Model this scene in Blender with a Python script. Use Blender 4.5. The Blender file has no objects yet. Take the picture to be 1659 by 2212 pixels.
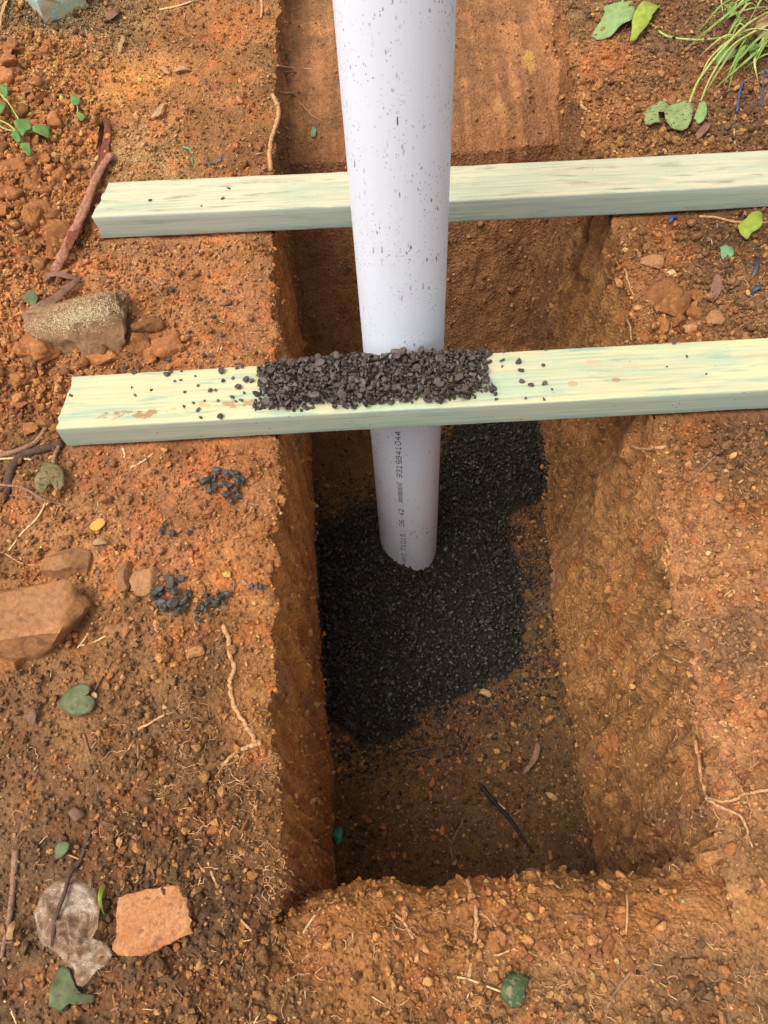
import bpy, bmesh, math, random
import numpy as np
from mathutils import Vector, Matrix
from mathutils.bvhtree import BVHTree

R = math.radians
random.seed(7)
rng = np.random.default_rng(7)
scene = bpy.context.scene
col = scene.collection

# ------------------------------------------------------------------ camera
PITCH, ROLL, CAMH = 57.0, 4.3, 0.67
IW, IH, IF = 1659.0, 2212.0, 1609.0           # picture frame and focal length in the same units
_p, _r = R(PITCH), R(ROLL)
FWD = np.array([0, math.cos(_p), -math.sin(_p)])
_rt = np.array([1.0, 0, 0]); _up = np.cross(_rt, FWD)
CR = math.cos(_r) * _rt - math.sin(_r) * _up
CU = math.sin(_r) * _rt + math.cos(_r) * _up
CO = np.array([0, 0, CAMH])
cam_d = bpy.data.cameras.new('camera')
cam = bpy.data.objects.new('camera', cam_d); col.objects.link(cam)
cam_d.sensor_fit = 'VERTICAL'; cam_d.sensor_height = 36.0
cam_d.lens = 36.0 * IF / IH
cam_d.clip_start = 0.02; cam_d.clip_end = 200
M = Matrix.Identity(4)
for i in range(3):
    M[i][0] = CR[i]; M[i][1] = CU[i]; M[i][2] = -FWD[i]; M[i][3] = CO[i]
cam.matrix_world = M
scene.camera = cam
scene.render.resolution_x, scene.render.resolution_y = 768, 1024

# ------------------------------------------------------------------ sky and sun
SUN_EL, SUN_AZ = 62.0, 238.0                   # overcast: one wide soft sun, high, from behind the left shoulder
world = bpy.data.worlds.new('World'); scene.world = world; world.use_nodes = True
wn = world.node_tree; wn.nodes.clear()
sky = wn.nodes.new('ShaderNodeTexSky'); sky.sky_type = 'NISHITA'; sky.sun_disc = False
sky.sun_elevation = R(SUN_EL); sky.sun_rotation = R(SUN_AZ)
sky.air_density = 1.0; sky.dust_density = 6.0; sky.ozone_density = 1.0
hs = wn.nodes.new('ShaderNodeHueSaturation'); hs.inputs['Saturation'].default_value = 0.24   # cloud cover
bg = wn.nodes.new('ShaderNodeBackground'); bg.inputs['Strength'].default_value = 0.15
wo = wn.nodes.new('ShaderNodeOutputWorld')
wn.links.new(sky.outputs[0], hs.inputs['Color']); wn.links.new(hs.outputs[0], bg.inputs['Color'])
wn.links.new(bg.outputs[0], wo.inputs['Surface'])
sun_d = bpy.data.lights.new('sun', 'SUN'); sun_d.energy = 1.0; sun_d.angle = R(40); sun_d.color = (1, 0.97, 0.93)
sun = bpy.data.objects.new('sun', sun_d); col.objects.link(sun)
_az, _el = R(SUN_AZ), R(SUN_EL)
sdir = Vector((math.sin(_az) * math.cos(_el), math.cos(_az) * math.cos(_el), math.sin(_el)))
sun.rotation_euler = sdir.to_track_quat('Z', 'Y').to_euler()
sun.location = sdir * 5
scene.view_settings.view_transform = 'Standard'
scene.view_settings.look = 'None'
scene.view_settings.gamma = 1.0
scene.view_settings.exposure = 0.64
scene.cycles.max_bounces = 6

# ------------------------------------------------------------------ small helpers
def ray(px, py):
    return FWD + CR * (px - IW / 2) / IF - CU * (py - IH / 2) / IF
def on_z(px, py, z):
    d = ray(px, py); return CO + d * ((z - CAMH) / d[2])
def ground_plane(y):
    return 0.15 * (np.minimum(y, 3.0) - 0.56)
def on_g(px, py, h=0.0):
    d = ray(px, py); t = (0.15 * (-0.56) + h - CAMH) / (d[2] - 0.15 * d[1]); return CO + t * d
def lin(c):
    c = np.asarray(c, float) / 255.0
    return np.where(c <= 0.04045, c / 12.92, ((c + 0.055) / 1.055) ** 2.4)
def sm(a, b, x):
    t = np.clip((x - a) / (b - a), 0, 1); return t * t * (3 - 2 * t)

def _hash(ix, iy, iz, seed):
    h = (ix.astype(np.uint32) * np.uint32(374761393) + iy.astype(np.uint32) * np.uint32(668265263)
         + iz.astype(np.uint32) * np.uint32(2147483647 - 73) + np.uint32(seed * 2654435 + 17))
    h = (h ^ (h >> np.uint32(13))) * np.uint32(1274126177)
    h = (h ^ (h >> np.uint32(16))) * np.uint32(2246822519)
    h ^= h >> np.uint32(15)
    return h.astype(np.float32) / np.float32(4294967295.0)
def noise(P, seed=0):
    """smooth value noise in [-1, 1]; P is (N, 3)"""
    P = np.asarray(P, np.float32); i = np.floor(P).astype(np.int64); f = P - i
    i = i + 100000
    f = f * f * f * (f * (f * 6 - 15) + 10)
    out = 0
    for dx in (0, 1):
        wx = f[:, 0] if dx else 1 - f[:, 0]
        for dy in (0, 1):
            wy = f[:, 1] if dy else 1 - f[:, 1]
            for dz in (0, 1):
                wz = f[:, 2] if dz else 1 - f[:, 2]
                out = out + wx * wy * wz * _hash(i[:, 0] + dx, i[:, 1] + dy, i[:, 2] + dz, seed)
    return out * 2 - 1
def fbm(P, octv=3, seed=0, gain=0.5):
    P = np.asarray(P, np.float32); a, s, n = 1.0, 0, 0
    for k in range(octv):
        s = s + a * noise(P * (2.03 ** k) + 11.3 * k, seed + k); n += a; a *= gain
    return s / n
def n1(x, seed=0):
    x = np.atleast_1d(np.asarray(x, float))
    return noise(np.stack([x, x * 0 + 0.37, x * 0 + 0.71], 1), seed)
def worley(P, seed=0):
    """distance to the nearest cell point"""
    P = np.asarray(P, np.float32); i = np.floor(P).astype(np.int64); best = np.full(len(P), 9.0, np.float32)
    for dx in (-1, 0, 1):
        for dy in (-1, 0, 1):
            for dz in (-1, 0, 1):
                c = i + np.array([dx, dy, dz]); k = c + 100000
                d = 0
                for a in range(3):
                    d = d + (c[:, a] + _hash(k[:, 0], k[:, 1], k[:, 2], seed + 7 * a + 1) - P[:, a]) ** 2
                best = np.minimum(best, d)
    return np.sqrt(best)

def mesh_np(name, V, F, smooth=True, colors=None):
    """mesh from arrays: F is (M, 3) or (M, 4)"""
    me = bpy.data.meshes.new(name); V = np.asarray(V, np.float32); F = np.asarray(F, np.int32)
    k = F.shape[1]
    me.vertices.add(len(V)); me.vertices.foreach_set('co', V.ravel())
    me.loops.add(F.size); me.loops.foreach_set('vertex_index', F.ravel())
    me.polygons.add(len(F)); me.polygons.foreach_set('loop_start', np.arange(0, F.size, k, dtype=np.int32))
    me.polygons.foreach_set('use_smooth', np.full(len(F), smooth))
    if colors is not None:
        a = me.attributes.new('soil', 'FLOAT_COLOR', 'POINT')
        c = np.ones((len(V), 4), np.float32); c[:, :3] = colors
        a.data.foreach_set('color', c.ravel())
    me.update(calc_edges=True); me.validate()
    return me
def obj(name, me, mat=None, parent=None, loc=None, rot=None):
    o = bpy.data.objects.new(name, me); col.objects.link(o)
    if mat is not None and me is not None and not me.materials: me.materials.append(mat)
    if parent is not None: o.parent = parent
    if loc is not None: o.location = loc
    if rot is not None: o.rotation_euler = rot
    return o
def tag(o, label=None, cat=None, group=None, kind=None):
    if label: o['label'] = label
    if cat: o['category'] = cat
    if group: o['group'] = group
    if kind: o['kind'] = kind
    return o
def empty(name, loc, label, cat, group=None):
    o = bpy.data.objects.new(name, None); col.objects.link(o); o.location = loc; o.empty_display_size = 0.01
    return tag(o, label, cat, group)

# ------------------------------------------------------------------ materials
def new_mat(name):
    m = bpy.data.materials.new(name); m.use_nodes = True
    nt = m.node_tree; b = nt.nodes['Principled BSDF']
    return m, nt, b
class N:
    """tiny node-building helper"""
    def __init__(s, nt): s.nt = nt
    def n(s, t, **kw):
        x = s.nt.nodes.new(t)
        for k, v in kw.items():
            if k in x.inputs.keys() if isinstance(k, str) else False: x.inputs[k].default_value = v
            else: setattr(x, k, v)
        return x
    def l(s, a, b): s.nt.links.new(a, b)
    def coords(s, scale=(1, 1, 1), kind='Object'):
        tc = s.n('ShaderNodeTexCoord'); mp = s.n('ShaderNodeMapping'); mp.inputs['Scale'].default_value = scale
        s.l(tc.outputs[kind], mp.inputs['Vector']); return mp.outputs[0]
    def noise(s, vec, scale, detail=4, rough=0.6, dist=0.0):
        x = s.n('ShaderNodeTexNoise'); x.inputs['Scale'].default_value = scale; x.inputs['Detail'].default_value = detail
        x.inputs['Roughness'].default_value = rough; x.inputs['Distortion'].default_value = dist
        s.l(vec, x.inputs['Vector']); return x.outputs['Fac']
    def vor(s, vec, scale, feature='F1'):
        x = s.n('ShaderNodeTexVoronoi'); x.feature = feature; x.inputs['Scale'].default_value = scale
        s.l(vec, x.inputs['Vector']); return x
    def ramp(s, fac, stops):
        x = s.n('ShaderNodeValToRGB'); cr = x.color_ramp
        while len(cr.elements) < len(stops): cr.elements.new(0.5)
        for e, (p, c) in zip(cr.elements, stops):
            e.position = p; e.color = (*c, 1) if not np.isscalar(c) else (c, c, c, 1)
        s.l(fac, x.inputs['Fac']); return x.outputs['Color']
    def mix(s, fac, a, b, blend='MIX'):
        x = s.n('ShaderNodeMix'); x.data_type = 'RGBA'; x.blend_type = blend
        for v, k in ((fac, 0), (a, 6), (b, 7)):
            if hasattr(v, 'is_linked') or hasattr(v, 'links'): s.l(v, x.inputs[k])
            elif k == 0: x.inputs[0].default_value = v
            else: x.inputs[k].default_value = (*v, 1) if not np.isscalar(v) else (v, v, v, 1)
        return x.outputs[2]
    def math(s, op, a, b=0.0):
        x = s.n('ShaderNodeMath'); x.operation = op
        for v, k in ((a, 0), (b, 1)):
            if hasattr(v, 'links'): s.l(v, x.inputs[k])
            else: x.inputs[k].default_value = v
        return x.outputs[0]
    def bump(s, h, strength, dist, prev=None):
        x = s.n('ShaderNodeBump'); x.inputs['Strength'].default_value = strength; x.inputs['Distance'].default_value = dist
        s.l(h, x.inputs['Height'])
        if prev is not None: s.l(prev, x.inputs['Normal'])
        return x.outputs[0]

def soil_material(name, fine=1.0, rough=0.92, bump=1.0):
    m, nt, b = new_mat(name); k = N(nt)
    at = k.n('ShaderNodeAttribute'); at.attribute_name = 'soil'
    v = k.coords()
    a = k.noise(v, 260 * fine, 5, 0.7); g = k.noise(v, 60 * fine, 4, 0.65)
    c = k.mix(1.0, at.outputs['Color'], k.ramp(a, [(0.25, 0.52), (0.5, 1.0), (0.78, 1.5)]), 'MULTIPLY')
    c = k.mix(1.0, c, k.ramp(g, [(0.28, (0.78, 0.72, 0.68)), (0.52, (1, 1, 1)), (0.75, (1.22, 1.16, 1.08))]), 'MULTIPLY')
    vo = k.vor(v, 330 * fine)
    grit = k.ramp(vo.outputs['Distance'], [(0.10, 1.0), (0.2, 0.0)])
    sel = k.ramp(vo.outputs['Color'], [(0.80, 0.0), (0.86, 1.0)])
    f = k.math('MULTIPLY', grit, sel); f = k.math('MULTIPLY', f, 0.55)
    c = k.mix(f, c, (0.52, 0.33, 0.18))
    k.l(c, b.inputs['Base Color'])
    b.inputs['Roughness'].default_value = rough; b.inputs['Specular IOR Level'].default_value = 0.25
    vb = k.vor(v, 240 * fine); n_ = k.bump(k.math('SUBTRACT', 1.0, vb.outputs['Distance']), 0.85 * bump, 0.0028); n_ = k.bump(a, 0.9 * bump, 0.0030, n_); n_ = k.bump(k.noise(v, 900, 3, 0.7), 0.5 * bump, 0.0008, n_)
    k.l(n_, b.inputs['Normal'])
    return m
M_SOIL = soil_material('soil')
M_CRUMB = soil_material('crumb_soil', 1.3, 0.92, 0.9)

def stone_material(name, c1, c2, speck=None, rough=0.85, scale=60, bump=0.8):
    m, nt, b = new_mat(name); k = N(nt); v = k.coords()
    a = k.noise(v, scale, 6, 0.68, 0.6); f = k.noise(v, scale * 6, 4, 0.7)
    oi = k.n('ShaderNodeObjectInfo')
    c = k.mix(k.ramp(a, [(0.32, 0.0), (0.68, 1.0)]), tuple(c1), tuple(c2))
    c = k.mix(1.0, c, k.ramp(f, [(0.25, 0.6), (0.5, 1.0), (0.75, 1.35)]), 'MULTIPLY')
    c = k.mix(1.0, c, k.ramp(oi.outputs['Random'], [(0.0, 0.78), (1.0, 1.2)]), 'MULTIPLY')
    if speck is not None:
        s_ = k.ramp(k.noise(v, scale * 2.2, 3, 0.5), [(0.60, 0.0), (0.68, 1.0)])
        c = k.mix(k.math('MULTIPLY', s_, 0.7), c, tuple(speck))
    k.l(c, b.inputs['Base Color']); b.inputs['Roughness'].default_value = rough
    b.inputs['Specular IOR Level'].default_value = 0.3
    n_ = k.bump(a, 0.6 * bump, 0.004); n_ = k.bump(f, 0.7 * bump, 0.0018, n_); k.l(n_, b.inputs['Normal'])
    return m
def gravel_material(name, base, rough, spec=0.4):
    m, nt, b = new_mat(name); k = N(nt); v = k.coords()
    geo = k.n('ShaderNodeNewGeometry')
    a = k.noise(v, 420, 4, 0.7)
    c = k.mix(1.0, tuple(base), k.ramp(a, [(0.3, 0.55), (0.5, 1.0), (0.72, 1.7)]), 'MULTIPLY')
    c = k.mix(1.0, c, k.ramp(geo.outputs['Random Per Island'], [(0.0, (0.7, 0.68, 0.68)), (0.7, (1, 1, 1)), (1.0, (1.4, 1.36, 1.3))]), 'MULTIPLY')
    k.l(c, b.inputs['Base Color']); b.inputs['Roughness'].default_value = rough
    b.inputs['Specular IOR Level'].default_value = spec
    k.l(k.bump(a, 0.5, 0.001), b.inputs['Normal'])
    return m
M_GRAVEL_DRY = gravel_material('damp_dark_gravel', lin((70, 60, 52)), 0.5)
M_GRAVEL_WET = gravel_material('wet_black_gravel', lin((46, 40, 34)), 0.40)
M_GRAVEL_BANK = gravel_material('wet_grey_gravel', lin((62, 56, 48)), 0.42, 0.3)

def fibre_material(name, c1, c2, rough=0.8, scale=(300, 300, 300)):
    m, nt, b = new_mat(name); k = N(nt); v = k.coords(scale)
    a = k.noise(v, 1.0, 4, 0.65)
    k.l(k.ramp(a, [(0.28, tuple(c1)), (0.7, tuple(c2))]), b.inputs['Base Color'])
    b.inputs['Roughness'].default_value = rough; b.inputs['Specular IOR Level'].default_value = 0.25
    k.l(k.bump(a, 0.6, 0.0006), b.inputs['Normal'])
    return m
M_ROOT = fibre_material('pale_root', lin((128, 86, 54)), lin((206, 160, 112)), 0.85, (420, 420, 420))
M_ROOTLET = fibre_material('fine_root', lin((146, 98, 62)), lin((216, 168, 122)))
M_STICK = fibre_material('brown_stick', lin((92, 64, 48)), lin((160, 120, 92)))
M_DARKSTICK = fibre_material('dark_stick', lin((44, 32, 26)), lin((100, 74, 58)))
M_BLACKSTICK = fibre_material('black_stick', lin((18, 15, 13)), lin((44, 36, 28)), 0.6)
M_STRAW = fibre_material('straw', lin((170, 135, 90)), lin((222, 190, 140)))
M_BARK = fibre_material('red_bark', lin((66, 36, 26)), lin((132, 72, 48)), 0.8, (300, 120, 300))
M_BARKPINK = fibre_material('pinkish_bark', lin((104, 66, 48)), lin((178, 124, 98)), 0.8, (260, 160, 260))
M_STALK = fibre_material('green_stalk', lin((120, 134, 62)), lin((182, 186, 110)), 0.6)
M_SAWDUST = fibre_material('sawdust', lin((205, 180, 130)), lin((245, 228, 190)), 0.9)

def leaf_material(name, c1, c2, spot=None, spot_at=0.62, rough=0.72, transl=0.25):
    m, nt, b = new_mat(name); k = N(nt); v = k.coords()
    a = k.noise(v, 70, 4, 0.6)
    c = k.mix(k.ramp(a, [(0.3, 0.0), (0.7, 1.0)]), tuple(c1), tuple(c2))
    if spot is not None:
        s_ = k.ramp(k.noise(v, 210, 2, 0.5), [(spot_at, 0.0), (spot_at + 0.05, 1.0)])
        c = k.mix(s_, c, tuple(spot))
    at = k.n('ShaderNodeAttribute'); at.attribute_name = 'vein'
    c = k.mix(k.math('MULTIPLY', at.outputs['Fac'], 0.2), c, tuple(np.minimum(np.asarray(c2) * 1.5 + 0.03, 0.8)))
    k.l(c, b.inputs['Base Color']); b.inputs['Roughness'].default_value = rough; b.inputs['Specular IOR Level'].default_value = 0.3
    k.l(k.bump(k.noise(v, 320, 4, 0.65), 0.6, 0.0012), b.inputs['Normal'])
    tr = k.n('ShaderNodeBsdfTranslucent'); k.l(c, tr.inputs['Color'])
    mx = k.n('ShaderNodeMixShader'); mx.inputs[0].default_value = transl
    k.l(b.outputs[0], mx.inputs[1]); k.l(tr.outputs[0], mx.inputs[2])
    k.l(mx.outputs[0], nt.nodes['Material Output'].inputs['Surface'])
    return m
M_PALEGREEN = leaf_material('pale_green_leaf', lin((128, 154, 92)), lin((152, 172, 110)), lin((104, 84, 48)), 0.70)
M_EATEN = leaf_material('spotted_pale_leaf', lin((126, 146, 86)), lin((152, 162, 106)), lin((120, 84, 52)), 0.58)
M_YELGREEN = leaf_material('yellow_green_leaf', lin((126, 150, 48)), lin((172, 176, 76)), lin((150, 120, 60)), 0.66)
M_GREEN = leaf_material('green_leaf', lin((88, 128, 60)), lin((140, 168, 98)))
M_DULLGREEN = leaf_material('dull_green_leaf', lin((88, 98, 62)), lin((122, 126, 88)), lin((112, 78, 50)), 0.63)
M_DEEPGREEN = leaf_material('deep_green_leaf', lin((66, 84, 50)), lin((94, 108, 70)), lin((140, 122, 92)), 0.53)
M_BLUEGREEN = leaf_material('bluish_leaf', lin((104, 150, 104)), lin((132, 168, 122)))
M_WITHER = leaf_material('withered_leaf', lin((104, 96, 56)), lin((158, 140, 96)), lin((110, 74, 48)), 0.58)
M_DRY = leaf_material('dry_leaf', lin((98, 68, 52)), lin((146, 108, 84)), lin((66, 46, 36)), 0.64, 0.7, 0.05)
M_DRYPALE = leaf_material('pale_dry_leaf', lin((150, 112, 74)), lin((194, 154, 106)), None, 0.6, 0.7, 0.1)
M_YELLOWLEAF = leaf_material('yellow_leaf', lin((206, 150, 62)), lin((228, 178, 92)), None)
M_GRASS = leaf_material('grass', lin((98, 138, 52)), lin((156, 176, 88)))
M_GRASSPALE = leaf_material('pale_grass', lin((176, 168, 96)), lin((206, 196, 128)))

def plain(name, c, rough=0.5, spec=0.5):
    m, nt, b = new_mat(name); k = N(nt); v = k.coords()
    c_ = k.mix(1.0, tuple(c), k.ramp(k.noise(v, 120, 4, 0.6), [(0.3, 0.75), (0.7, 1.2)]), 'MULTIPLY')
    k.l(c_, b.inputs['Base Color']); b.inputs['Roughness'].default_value = rough; b.inputs['Specular IOR Level'].default_value = spec
    return m
M_BLUE = plain('blue_plastic', lin((62, 92, 136)) * .6, 0.5)
M_TEAL = plain('green_plastic', lin((28, 120, 92)), 0.45)
M_BLACKPL = plain('black_plastic', lin((38, 42, 48)), 0.4)
M_INK = plain('printing_ink', lin((52, 50, 60)), 0.7, 0.2)

def timber_material(name, top1, top2, tint, streak, stains):
    """treated pine: long grain, turquoise preservative tint, dirt; stains = [(x, y, rx, ry, amount)] in the plank's own metres"""
    m, nt, b = new_mat(name); k = N(nt)
    v = k.coords((1.8, 110, 110)); g = k.noise(v, 1.0, 6, 0.66, 0.6)
    v2 = k.coords((7, 300, 300)); g2 = k.noise(v2, 1.0, 4, 0.65)
    v3 = k.coords((6, 34, 34)); t3 = k.noise(v3, 1.0, 5, 0.65, 0.8)
    v4 = k.coords((14, 90, 90)); t4 = k.noise(v4, 1.0, 3, 0.6)
    c = k.mix(k.ramp(g, [(0.36, 0.0), (0.60, 1.0)]), tuple(top1), tuple(top2))
    c = k.mix(k.math('MULTIPLY', k.ramp(t3, [(0.46, 0.0), (0.62, 1.0)]), 0.85), c, tuple(tint))
    c = k.mix(k.math('MULTIPLY', k.ramp(t4, [(0.57, 0.0), (0.70, 1.0)]), 0.6), c, tuple(streak))
    c = k.mix(1.0, c, k.ramp(g2, [(0.28, 0.74), (0.5, 1.0), (0.72, 1.08)]), 'MULTIPLY')
    # both long sides are mixed toward a darker blue-green than the top
    geo = k.n('ShaderNodeNewGeometry'); tcn = k.n('ShaderNodeTexCoord'); sx = k.n('ShaderNodeSeparateXYZ'); k.l(tcn.outputs['Normal'], sx.inputs[0])
    side = k.ramp(k.math('ABSOLUTE', sx.outputs['Y']), [(0.6, 0.0), (0.95, 1.0)])
    c = k.mix(k.math('MULTIPLY', side, 0.55), c, tuple(lin((186, 208, 198)) * .56))
    pos = k.n('ShaderNodeSeparateXYZ'); k.l(tcn.outputs['Object'], pos.inputs[0])
    vd = k.coords((1, 1.6, 1)); dn = k.noise(vd, 55, 5, 0.65)
    for (sx_, sy_, rx, ry, am, cc, th) in stains:
        dx = k.math('DIVIDE', k.math('SUBTRACT', pos.outputs['X'], sx_), rx); dy = k.math('DIVIDE', k.math('SUBTRACT', pos.outputs['Y'], sy_), ry)
        d2 = k.math('ADD', k.math('MULTIPLY', dx, dx), k.math('MULTIPLY', dy, dy))
        fall = k.ramp(d2, [(0.0, 1.0), (1.0, 0.0)])
        e = k.math('MULTIPLY', fall, dn)
        c = k.mix(k.math('MULTIPLY', k.ramp(e, [(th, 0.0), (th + 0.05, 1.0)]), am), c, tuple(cc))
    vs = k.coords((1, 1, 1)); vo = k.vor(vs, 150)
    dot = k.math('MULTIPLY', k.ramp(vo.outputs['Distance'], [(0.10, 1.0), (0.17, 0.0)]), k.ramp(vo.outputs['Color'], [(0.86, 0.0), (0.88, 1.0)]))
    c = k.mix(k.math('MULTIPLY', dot, 0.8), c, tuple(lin((96, 70, 50))))
    k.l(c, b.inputs['Base Color']); b.inputs['Roughness'].default_value = 0.7; b.inputs['Specular IOR Level'].default_value = 0.25
    n_ = k.bump(g, 0.45, 0.0014); n_ = k.bump(g2, 0.6, 0.0006, n_); k.l(n_, b.inputs['Normal'])
    return m

# ------------------------------------------------------------------ the ground with its trench (one sheet)
def xl_top(y): return np.interp(y, [-1, .1, .45, .86, 1.1, 1.35, 2.2], [-.122, -.122, -.117, -.12, -.118, -.108, -.10])
def xl_bot(y): return np.interp(y, [.1, .3, .5, .85, 1.1], [-.112, -.108, -.122, -.133, -.136])
def xr_top(y): return np.interp(y, [-1, .07, .27, .45, .8, 1.0, 1.1, 1.35, 2.2], [.268, .270, .298, .306, .336, .330, .326, .352, .38])
def xr_bot(y): return np.interp(y, [.1, .5, .8, 1.0, 1.1], [.266, .272, .308, .296, .286])
ZF = -0.50
VPROF = [(.012, 0), (.042, .018), (.064, .05), (.080, .10), (.090, .22), (.108, 1.0), (.90, 1.0), (.97, .90), (1.02, .80), (1.08, .567), (1.115, .33),
         (1.13, .20), (1.25, .13), (1.45, .10), (1.9, .05), (2.6, 0)]
def growth(start, step, end, q=1.22):
    o = []; x = start
    while x < end:
        x += step; o.append(x); step *= q
    return np.array(o)
# columns
du_l = np.concatenate([np.arange(0, .50, .0029), growth(.50, .0035, 7.0)])       # distances left of the left lip
du_r = np.concatenate([np.arange(0, .40, .0029), growth(.40, .0035, 7.0)])
NW = 104; NFL = 104
cs = np.linspace(0, 1, NW + 2)[1:-1]
seg = np.concatenate([np.zeros(len(du_l)), np.ones(NW), np.full(NFL, 2), np.full(NW, 3), np.full(len(du_r), 4)]).astype(int)
par = np.concatenate([du_l[::-1], cs, np.linspace(0, 1, NFL), cs[::-1], du_r])
# rows by arc length of the profile
ys = [-.16]; dv = [0.0]
vp = [(-.16, 0)] + VPROF
for (y0, d0), (y1, d1) in zip(vp[:-1], vp[1:]):
    L = math.hypot(y1 - y0, (d1 - d0) * .55); stp = .0031 if y0 < 1.2 else .0042
    if y0 >= 1.45: stp = .02
    if .108 <= y0 < .9: stp = .0040
    if abs(d1 - d0) > .15 and y0 > .1: stp = .0048
    m = max(2, int(L / stp))
    for t in np.linspace(0, 1, m + 1)[1:]:
        ys.append(y0 + (y1 - y0) * t); dv.append(d0 + (d1 - d0) * t)
near_ext = -.16 - growth(0, .004, 6.0)[::-1]
far_ext = growth(ys[-1], .03, 9.0)
ys = np.concatenate([near_ext, ys, far_ext]); dv = np.concatenate([np.zeros(len(near_ext)), dv, np.zeros(len(far_ext))])
NR, NC = len(ys), len(seg)
Y = np.repeat(ys[:, None], NC, 1); DV = np.repeat(dv[:, None], NC, 1)
S = np.repeat(seg[None, :], NR, 0); T = np.repeat(par[None, :], NR, 0)
wv = sm(.0, .6, dv)[:, None]
wob = (n1(ys * 14, 3) * .006 + n1(ys * 45, 4) * .008 + n1(ys * 130, 14) * .0045)[:, None]
wobr = (n1(ys * 11, 5) * .010 + n1(ys * 38, 6) * .011 + n1(ys * 110, 15) * .005)[:, None]
XLT = xl_top(ys)[:, None] + wob; XRT = xr_top(ys)[:, None] + wobr
XLB = xl_bot(ys)[:, None] + wob * .3; XRB = xr_bot(ys)[:, None] + wobr * .3
xlb = (XLT + .02) * (1 - wv) + XLB * wv
xrb = (XRT - .02) * (1 - wv) + XRB * wv
X = np.zeros((NR, NC)); DU = np.zeros((NR, NC))
for s in range(5):
    c = np.where(seg == s)[0]; t = par[c][None, :]
    if s == 0: X[:, c] = XLT - t
    if s == 1:
        X[:, c] = XLT + (xlb - XLT) * t + wv * .010 * np.sin(np.clip(t * 1.15, 0, 1) * math.pi) * .6; DU[:, c] = t
    if s == 2: X[:, c] = xlb + (xrb - xlb) * t; DU[:, c] = 1
    if s == 3:
        bul = wv * (.008 * np.sin(t * math.pi)) * sm(.95, .6, ys)[:, None]
        X[:, c] = XRT + (xrb - XRT) * t + bul; DU[:, c] = t
    if s == 4: X[:, c] = XRT + t
# near lip and far slope wander in plan
nearw = (n1(X.ravel() * 9, 8) * .012 + n1(X.ravel() * 34, 9) * .006).reshape(NR, NC)
lump = .010 * np.exp(-((X + .075) / .05) ** 2) - .010 * np.exp(-((X - .02) / .03) ** 2)
Y = Y + (nearw + lump) * np.exp(-((Y - .08) / .045) ** 2)
Y = Y + (n1(X.ravel() * 10, 18) * .012).reshape(NR, NC) * np.exp(-((Y - 1.08) / .06) ** 2)
D = np.minimum(DU, DV)
GZ = ground_plane(Y)
# banks: spoil on the left and small slopes
GZ = GZ + .030 * sm(-.34, -.52, X) * sm(.45, .8, Y) + .012 * sm(.36, .6, X) * sm(.3, .9, Y)
GZ = GZ + .004 * np.exp(-((X - XRT - .012) / .012) ** 2) * (S == 4) - .005 * np.exp(-np.maximum(X - XRT, 0) / .005) * (S == 4) - .005 * np.exp(-np.maximum(XLT - X, 0) / .012) * (S == 0)
# the gravel heap swells the floor
GP = np.array([on_z(*p, ZF + .02)[:2] for p in ((640, 1190), (690, 1120), (800, 1085), (930, 1020), (960, 940), (1030, 900), (1200, 900), (1192, 1040), (1168, 1085), (1112, 1098),
      (1120, 1180), (1143, 1220), (1142, 1440), (1085, 1480), (1000, 1512), (905, 1550), (865, 1590), (800, 1612), (715, 1590), (660, 1500))])
def poly_sd(x, y, P):
    """signed distance to a polygon, positive inside"""
    ins = np.zeros(x.shape, bool); dm = np.full(x.shape, 9.0)
    for i in range(len(P)):
        (ax, ay), (bx, by) = P[i - 1], P[i]
        cond = (ay > y) != (by > y)
        ins ^= cond & (x < (bx - ax) * (y - ay) / (by - ay + 1e-12) + ax)
        t = np.clip(((x - ax) * (bx - ax) + (y - ay) * (by - ay)) / ((bx - ax) ** 2 + (by - ay) ** 2), 0, 1)
        dm = np.minimum(dm, np.hypot(x - ax - t * (bx - ax), y - ay - t * (by - ay)))
    return np.where(ins, dm, -dm)
PIPE = (0.0395, 0.674); PR = 0.05
def heap(x, y):
    sd = poly_sd(x, y, GP)
    return .020 * sm(0, .07, sd) + sm(0, .02, sd) * (.030 * np.exp(-(((x - PIPE[0] + .05) / .07) ** 2 + ((y - PIPE[1] - .01) / .10) ** 2))
            - .030 * np.exp(-(((x - PIPE[0] - .035) / .045) ** 2 + ((y - PIPE[1] + .06) / .05) ** 2)))
inner = (S == 2) | (S == 1) | (S == 3)
HS = np.where(inner, heap(X, Y), 0.0) * sm(.9, 1.0, D)
FZ = ZF + HS + .03 * sm(.75, .95, Y) - .02 * np.exp(-((Y - .2) / .1) ** 2)
Z = GZ * (1 - D) + FZ * D
B = np.stack([X, Y, Z], -1)
# normals of the plain shape, then relief along them
gu = np.gradient(B, axis=1); gv = np.gradient(B, axis=0)
NRM = np.cross(gu, gv); NRM /= np.maximum(np.linalg.norm(NRM, axis=-1, keepdims=True), 1e-9)
for _ in range(2):
    Q = NRM.copy(); Q[1:-1] += NRM[:-2] + NRM[2:]; Q[:, 1:-1] += NRM[:, :-2] + NRM[:, 2:]
    NRM = Q / np.maximum(np.linalg.norm(Q, axis=-1, keepdims=True), 1e-9)
Bp = B.reshape(-1, 3); Nn = NRM.reshape(-1, 3)
near_view = ((np.abs(X) < .95) & (Y > -.3) & (Y < 1.9)).ravel()
wallm = (sm(.75, .35, np.abs(NRM[..., 2])) * sm(.0, .03, D)).ravel()
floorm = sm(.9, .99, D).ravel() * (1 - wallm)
smear = (sm(1.09, 1.12, Y) * inner * sm(.0, .02, D)).ravel()
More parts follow.
